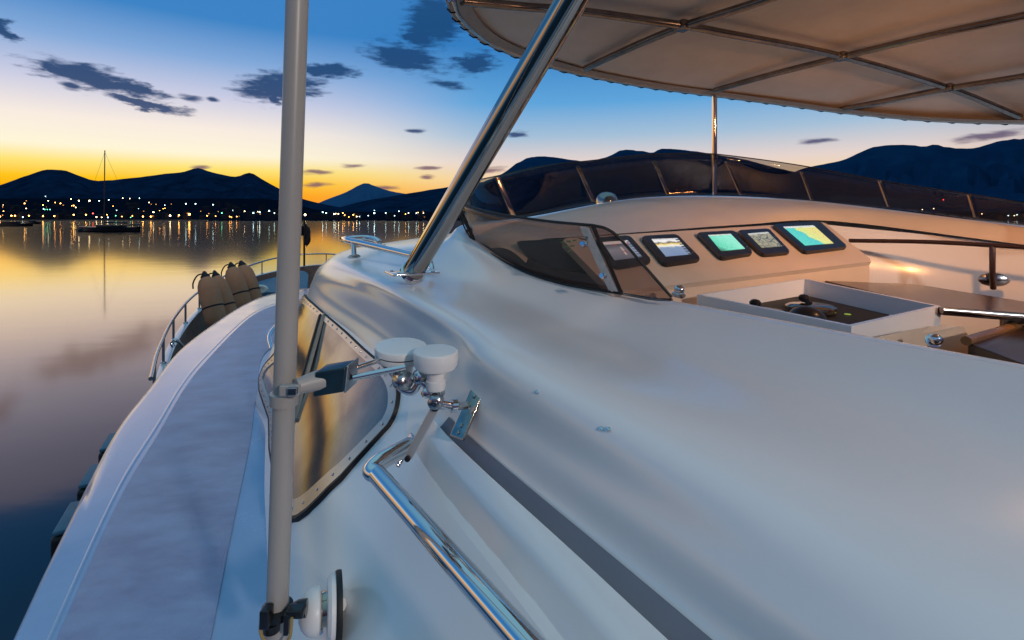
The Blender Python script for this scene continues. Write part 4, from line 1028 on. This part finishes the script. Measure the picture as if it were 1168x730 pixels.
# ================================================================== sky
w = bpy.data.worlds.new('World'); bpy.context.scene.world = w; w.use_nodes = True
nt = w.node_tree; L = nt.links; bg = nt.nodes['Background']
tc = nt.nodes.new('ShaderNodeTexCoord'); sp = nt.nodes.new('ShaderNodeSeparateXYZ'); L.new(tc.outputs['Generated'], sp.inputs[0])
def mth(op, *a, clamp=False):
    n = nt.nodes.new('ShaderNodeMath'); n.operation = op; n.use_clamp = clamp
    for i, x in enumerate(a):
        if isinstance(x, (int, float)): n.inputs[i].default_value = x
        else: L.new(x, n.inputs[i])
    return n.outputs[0]
def ramp(stops, src):
    r = nt.nodes.new('ShaderNodeValToRGB'); e = r.color_ramp.elements
    while len(e) < len(stops): e.new(.5)
    for i, (p, c) in enumerate(stops): e[i].position = p; e[i].color = (*srgb(c), 1)
    L.new(src, r.inputs['Fac']); return r.outputs[0]
def mixc(f, a, b_):
    n = nt.nodes.new('ShaderNodeMix'); n.data_type = 'RGBA'
    if isinstance(f, float): n.inputs[0].default_value = f
    else: L.new(f, n.inputs[0])
    for i, x in ((6, a), (7, b_)):
        if isinstance(x, tuple): n.inputs[i].default_value = (*srgb(x), 1)
        else: L.new(x, n.inputs[i])
    return n.outputs[2]
def mrange(v, a, b_, c=0, d=1, smooth=True):
    n = nt.nodes.new('ShaderNodeMapRange'); n.interpolation_type = 'SMOOTHSTEP' if smooth else 'LINEAR'
    L.new(v, n.inputs['Value']); n.inputs['From Min'].default_value = a; n.inputs['From Max'].default_value = b_; n.inputs['To Min'].default_value = c; n.inputs['To Max'].default_value = d
    return n.outputs[0]
X, Y_, Z_ = sp.outputs; Zc = mth('MAXIMUM', Z_, 0.0)
A_ = ramp([(0, (255, 128, 20)), (.04, (255, 165, 6)), (.062, (255, 198, 30)), (.084, (255, 228, 118)), (.108, (255, 246, 216)), (.15, (249, 236, 225)), (.2, (204, 206, 228)), (.26, (132, 170, 218)), (.32, (62, 132, 198)), (.45, (60, 128, 195)), (.7, (124, 178, 204)), (1, (124, 176, 200))], Zc)
B_ = ramp([(0, (250, 150, 80)), (.045, (250, 188, 115)), (.075, (246, 212, 165)), (.108, (230, 212, 205)), (.157, (165, 192, 216)), (.218, (96, 165, 219)), (.32, (52, 126, 195)), (.45, (60, 128, 195)), (.7, (124, 178, 204)), (1, (124, 176, 200))], Zc)
C_ = ramp([(0, (58, 52, 78)), (.15, (84, 74, 104)), (.35, (92, 112, 150)), (.6, (116, 164, 194)), (1, (124, 176, 200))], Zc)
hl = mth('SQRT', mth('ADD', mth('MULTIPLY', X, X), mth('MULTIPLY', Y_, Y_)))
ga = math.radians(-40)
dt = mth('DIVIDE', mth('ADD', mth('MULTIPLY', X, math.sin(ga)), mth('MULTIPLY', Y_, math.cos(ga))), mth('MAXIMUM', hl, .001))
col = mixc(mrange(dt, .78, .995), B_, A_)
col = mixc(mrange(dt, .25, -.35), col, C_)
# clouds
az = mth('ARCTAN2', X, Y_); el = mth('ARCTAN2', Z_, hl)
cv = nt.nodes.new('ShaderNodeCombineXYZ'); L.new(az, cv.inputs[0]); L.new(el, cv.inputs[1])
mpn = nt.nodes.new('ShaderNodeMapping'); mpn.inputs['Scale'].default_value = (1, 2.6, 1); L.new(cv.outputs[0], mpn.inputs[0])
nz = nt.nodes.new('ShaderNodeTexNoise'); nz.inputs['Scale'].default_value = 26; nz.inputs['Detail'].default_value = 5; nz.inputs['Roughness'].default_value = .6; L.new(mpn.outputs[0], nz.inputs['Vector'])
vm = nt.nodes.new('ShaderNodeVectorMath'); vm.operation = 'SUBTRACT'; L.new(nz.outputs['Color'], vm.inputs[0]); vm.inputs[1].default_value = (.5, .5, .5)
vs_ = nt.nodes.new('ShaderNodeVectorMath'); vs_.operation = 'MULTIPLY'; L.new(vm.outputs[0], vs_.inputs[0]); vs_.inputs[1].default_value = (.075, .03, 0)
va = nt.nodes.new('ShaderNodeVectorMath'); va.operation = 'ADD'; L.new(cv.outputs[0], va.inputs[0]); L.new(vs_.outputs[0], va.inputs[1])
clouds = [(95, 86, 62, 11, -7), (60, 78, 28, 6, -6), (150, 100, 46, 6, -10), (168, 119, 50, 5, -9), (82, 98, 14, 4, -8), (218, 112, 14, 3, -5), (243, 113, 7, 3, 0), (320, 100, 50, 13, 8), (312, 114, 10, 6, 0), (372, 80, 36, 6, 6), (385, 84, 12, 4, -5), (462, 66, 44, 11, -6), (540, 72, 24, 9, 8), (510, 96, 22, 4, -8), (497, 22, 34, 20, 8), (480, 40, 22, 10, 0), (3, 33, 18, 7, -15), (590, 153, 14, 3, 0), (360, 196, 20, 2.6, 0), (361, 211, 16, 2.6, 3), (402, 189.5, 14, 2, 3), (488, 192, 14, 2, 2), (487, 202, 10, 2, 0), (473, 149, 12, 2, 0), (228, 191, 12, 1.8, 4), (930, 161, 22, 2.5, 0), (1130, 155, 50, 4, 4), (560, 194, 18, 3, 4), (440, 214, 16, 2, 0), (700, -60, 120, 20, 4), (1000, -150, 200, 30, 6), (-150, 60, 80, 14, 5), (-260, 120, 90, 8, 0)]
acc = None
for (cx_, cy_, ww, hh, rot) in clouds:
    a0 = math.atan((cx_-CX)/F); hd = math.sqrt((cx_-CX)**2+F*F); e0 = math.atan((HZ-cy_)/hd)
    sx = ww/F*math.cos(a0)**2*1.18; sy = hh/hd*1.5
    m_ = nt.nodes.new('ShaderNodeMapping'); m_.vector_type = 'TEXTURE'; m_.inputs['Location'].default_value = (a0, e0, 0); m_.inputs['Rotation'].default_value = (0, 0, math.radians(rot)); m_.inputs['Scale'].default_value = (sx, sy, 1)
    # small clouds use less distortion
    L.new(va.outputs[0] if hh > 4 else cv.outputs[0], m_.inputs[0])
    ln = nt.nodes.new('ShaderNodeVectorMath'); ln.operation = 'LENGTH'; L.new(m_.outputs[0], ln.inputs[0])
    d_ = mth('SUBTRACT', 1.0, ln.outputs['Value'])
    if hh <= 4: d_ = mth('MULTIPLY', d_, .6)
    acc = d_ if acc is None else mth('MAXIMUM', acc, d_)
nz2 = nt.nodes.new('ShaderNodeTexNoise'); nz2.inputs['Scale'].default_value = 48; nz2.inputs['Detail'].default_value = 4; mp2 = nt.nodes.new('ShaderNodeMapping'); mp2.inputs['Scale'].default_value = (.7, 3.2, 1); mp2.inputs['Rotation'].default_value = (0, 0, .10); L.new(cv.outputs[0], mp2.inputs[0]); L.new(mp2.outputs[0], nz2.inputs['Vector'])
acc = mth('ADD', acc, mth('MULTIPLY', mth('SUBTRACT', nz2.outputs['Fac'], .5), 1.0))
cm = mrange(acc, -.08, .5)
ccol = ramp([(0, (150, 95, 70)), (.09, (140, 110, 115)), (.14, (62, 80, 122)), (.2, (36, 68, 112)), (.35, (28, 74, 124)), (1, (70, 100, 130))], Zc)
col = mixc(mth('MULTIPLY', cm, .95), col, ccol)
L.new(col, bg.inputs['Color']); bg.inputs['Strength'].default_value = 1.0
w.cycles.sampling_method = 'MANUAL'; w.cycles.sample_map_resolution = 1024

# afterglow: one very soft, weak, low sun over the left horizon
sd = bpy.data.lights.new('sun', 'SUN'); sd.energy = .12; sd.angle = math.radians(30); sd.color = (1, .55, .25)
so = bpy.data.objects.new('sun', sd); C.objects.link(so)
az_ = math.radians(-42); elv = math.radians(7)
dirn = Vector((math.sin(az_)*math.cos(elv), math.cos(az_)*math.cos(elv), math.sin(elv)))
so.rotation_euler = (-dirn).to_track_quat('-Z', 'Y').to_euler()

# ================================================================== camera
cd = bpy.data.cameras.new('camera'); cam = bpy.data.objects.new('camera', cd); C.objects.link(cam)
cam.location = (0, 0, 0); cam.rotation_euler = (math.radians(90), 0, 0)
cd.sensor_width = 36; cd.lens = 18; cd.shift_y = -(365-HZ)/1168; cd.clip_start = .05; cd.clip_end = 80000
sc = bpy.context.scene; sc.camera = cam
sc.view_settings.view_transform = 'Standard'; sc.view_settings.look = 'None'; sc.view_settings.exposure = 0; sc.view_settings.gamma = 1
sc.cycles.sample_clamp_indirect = 4
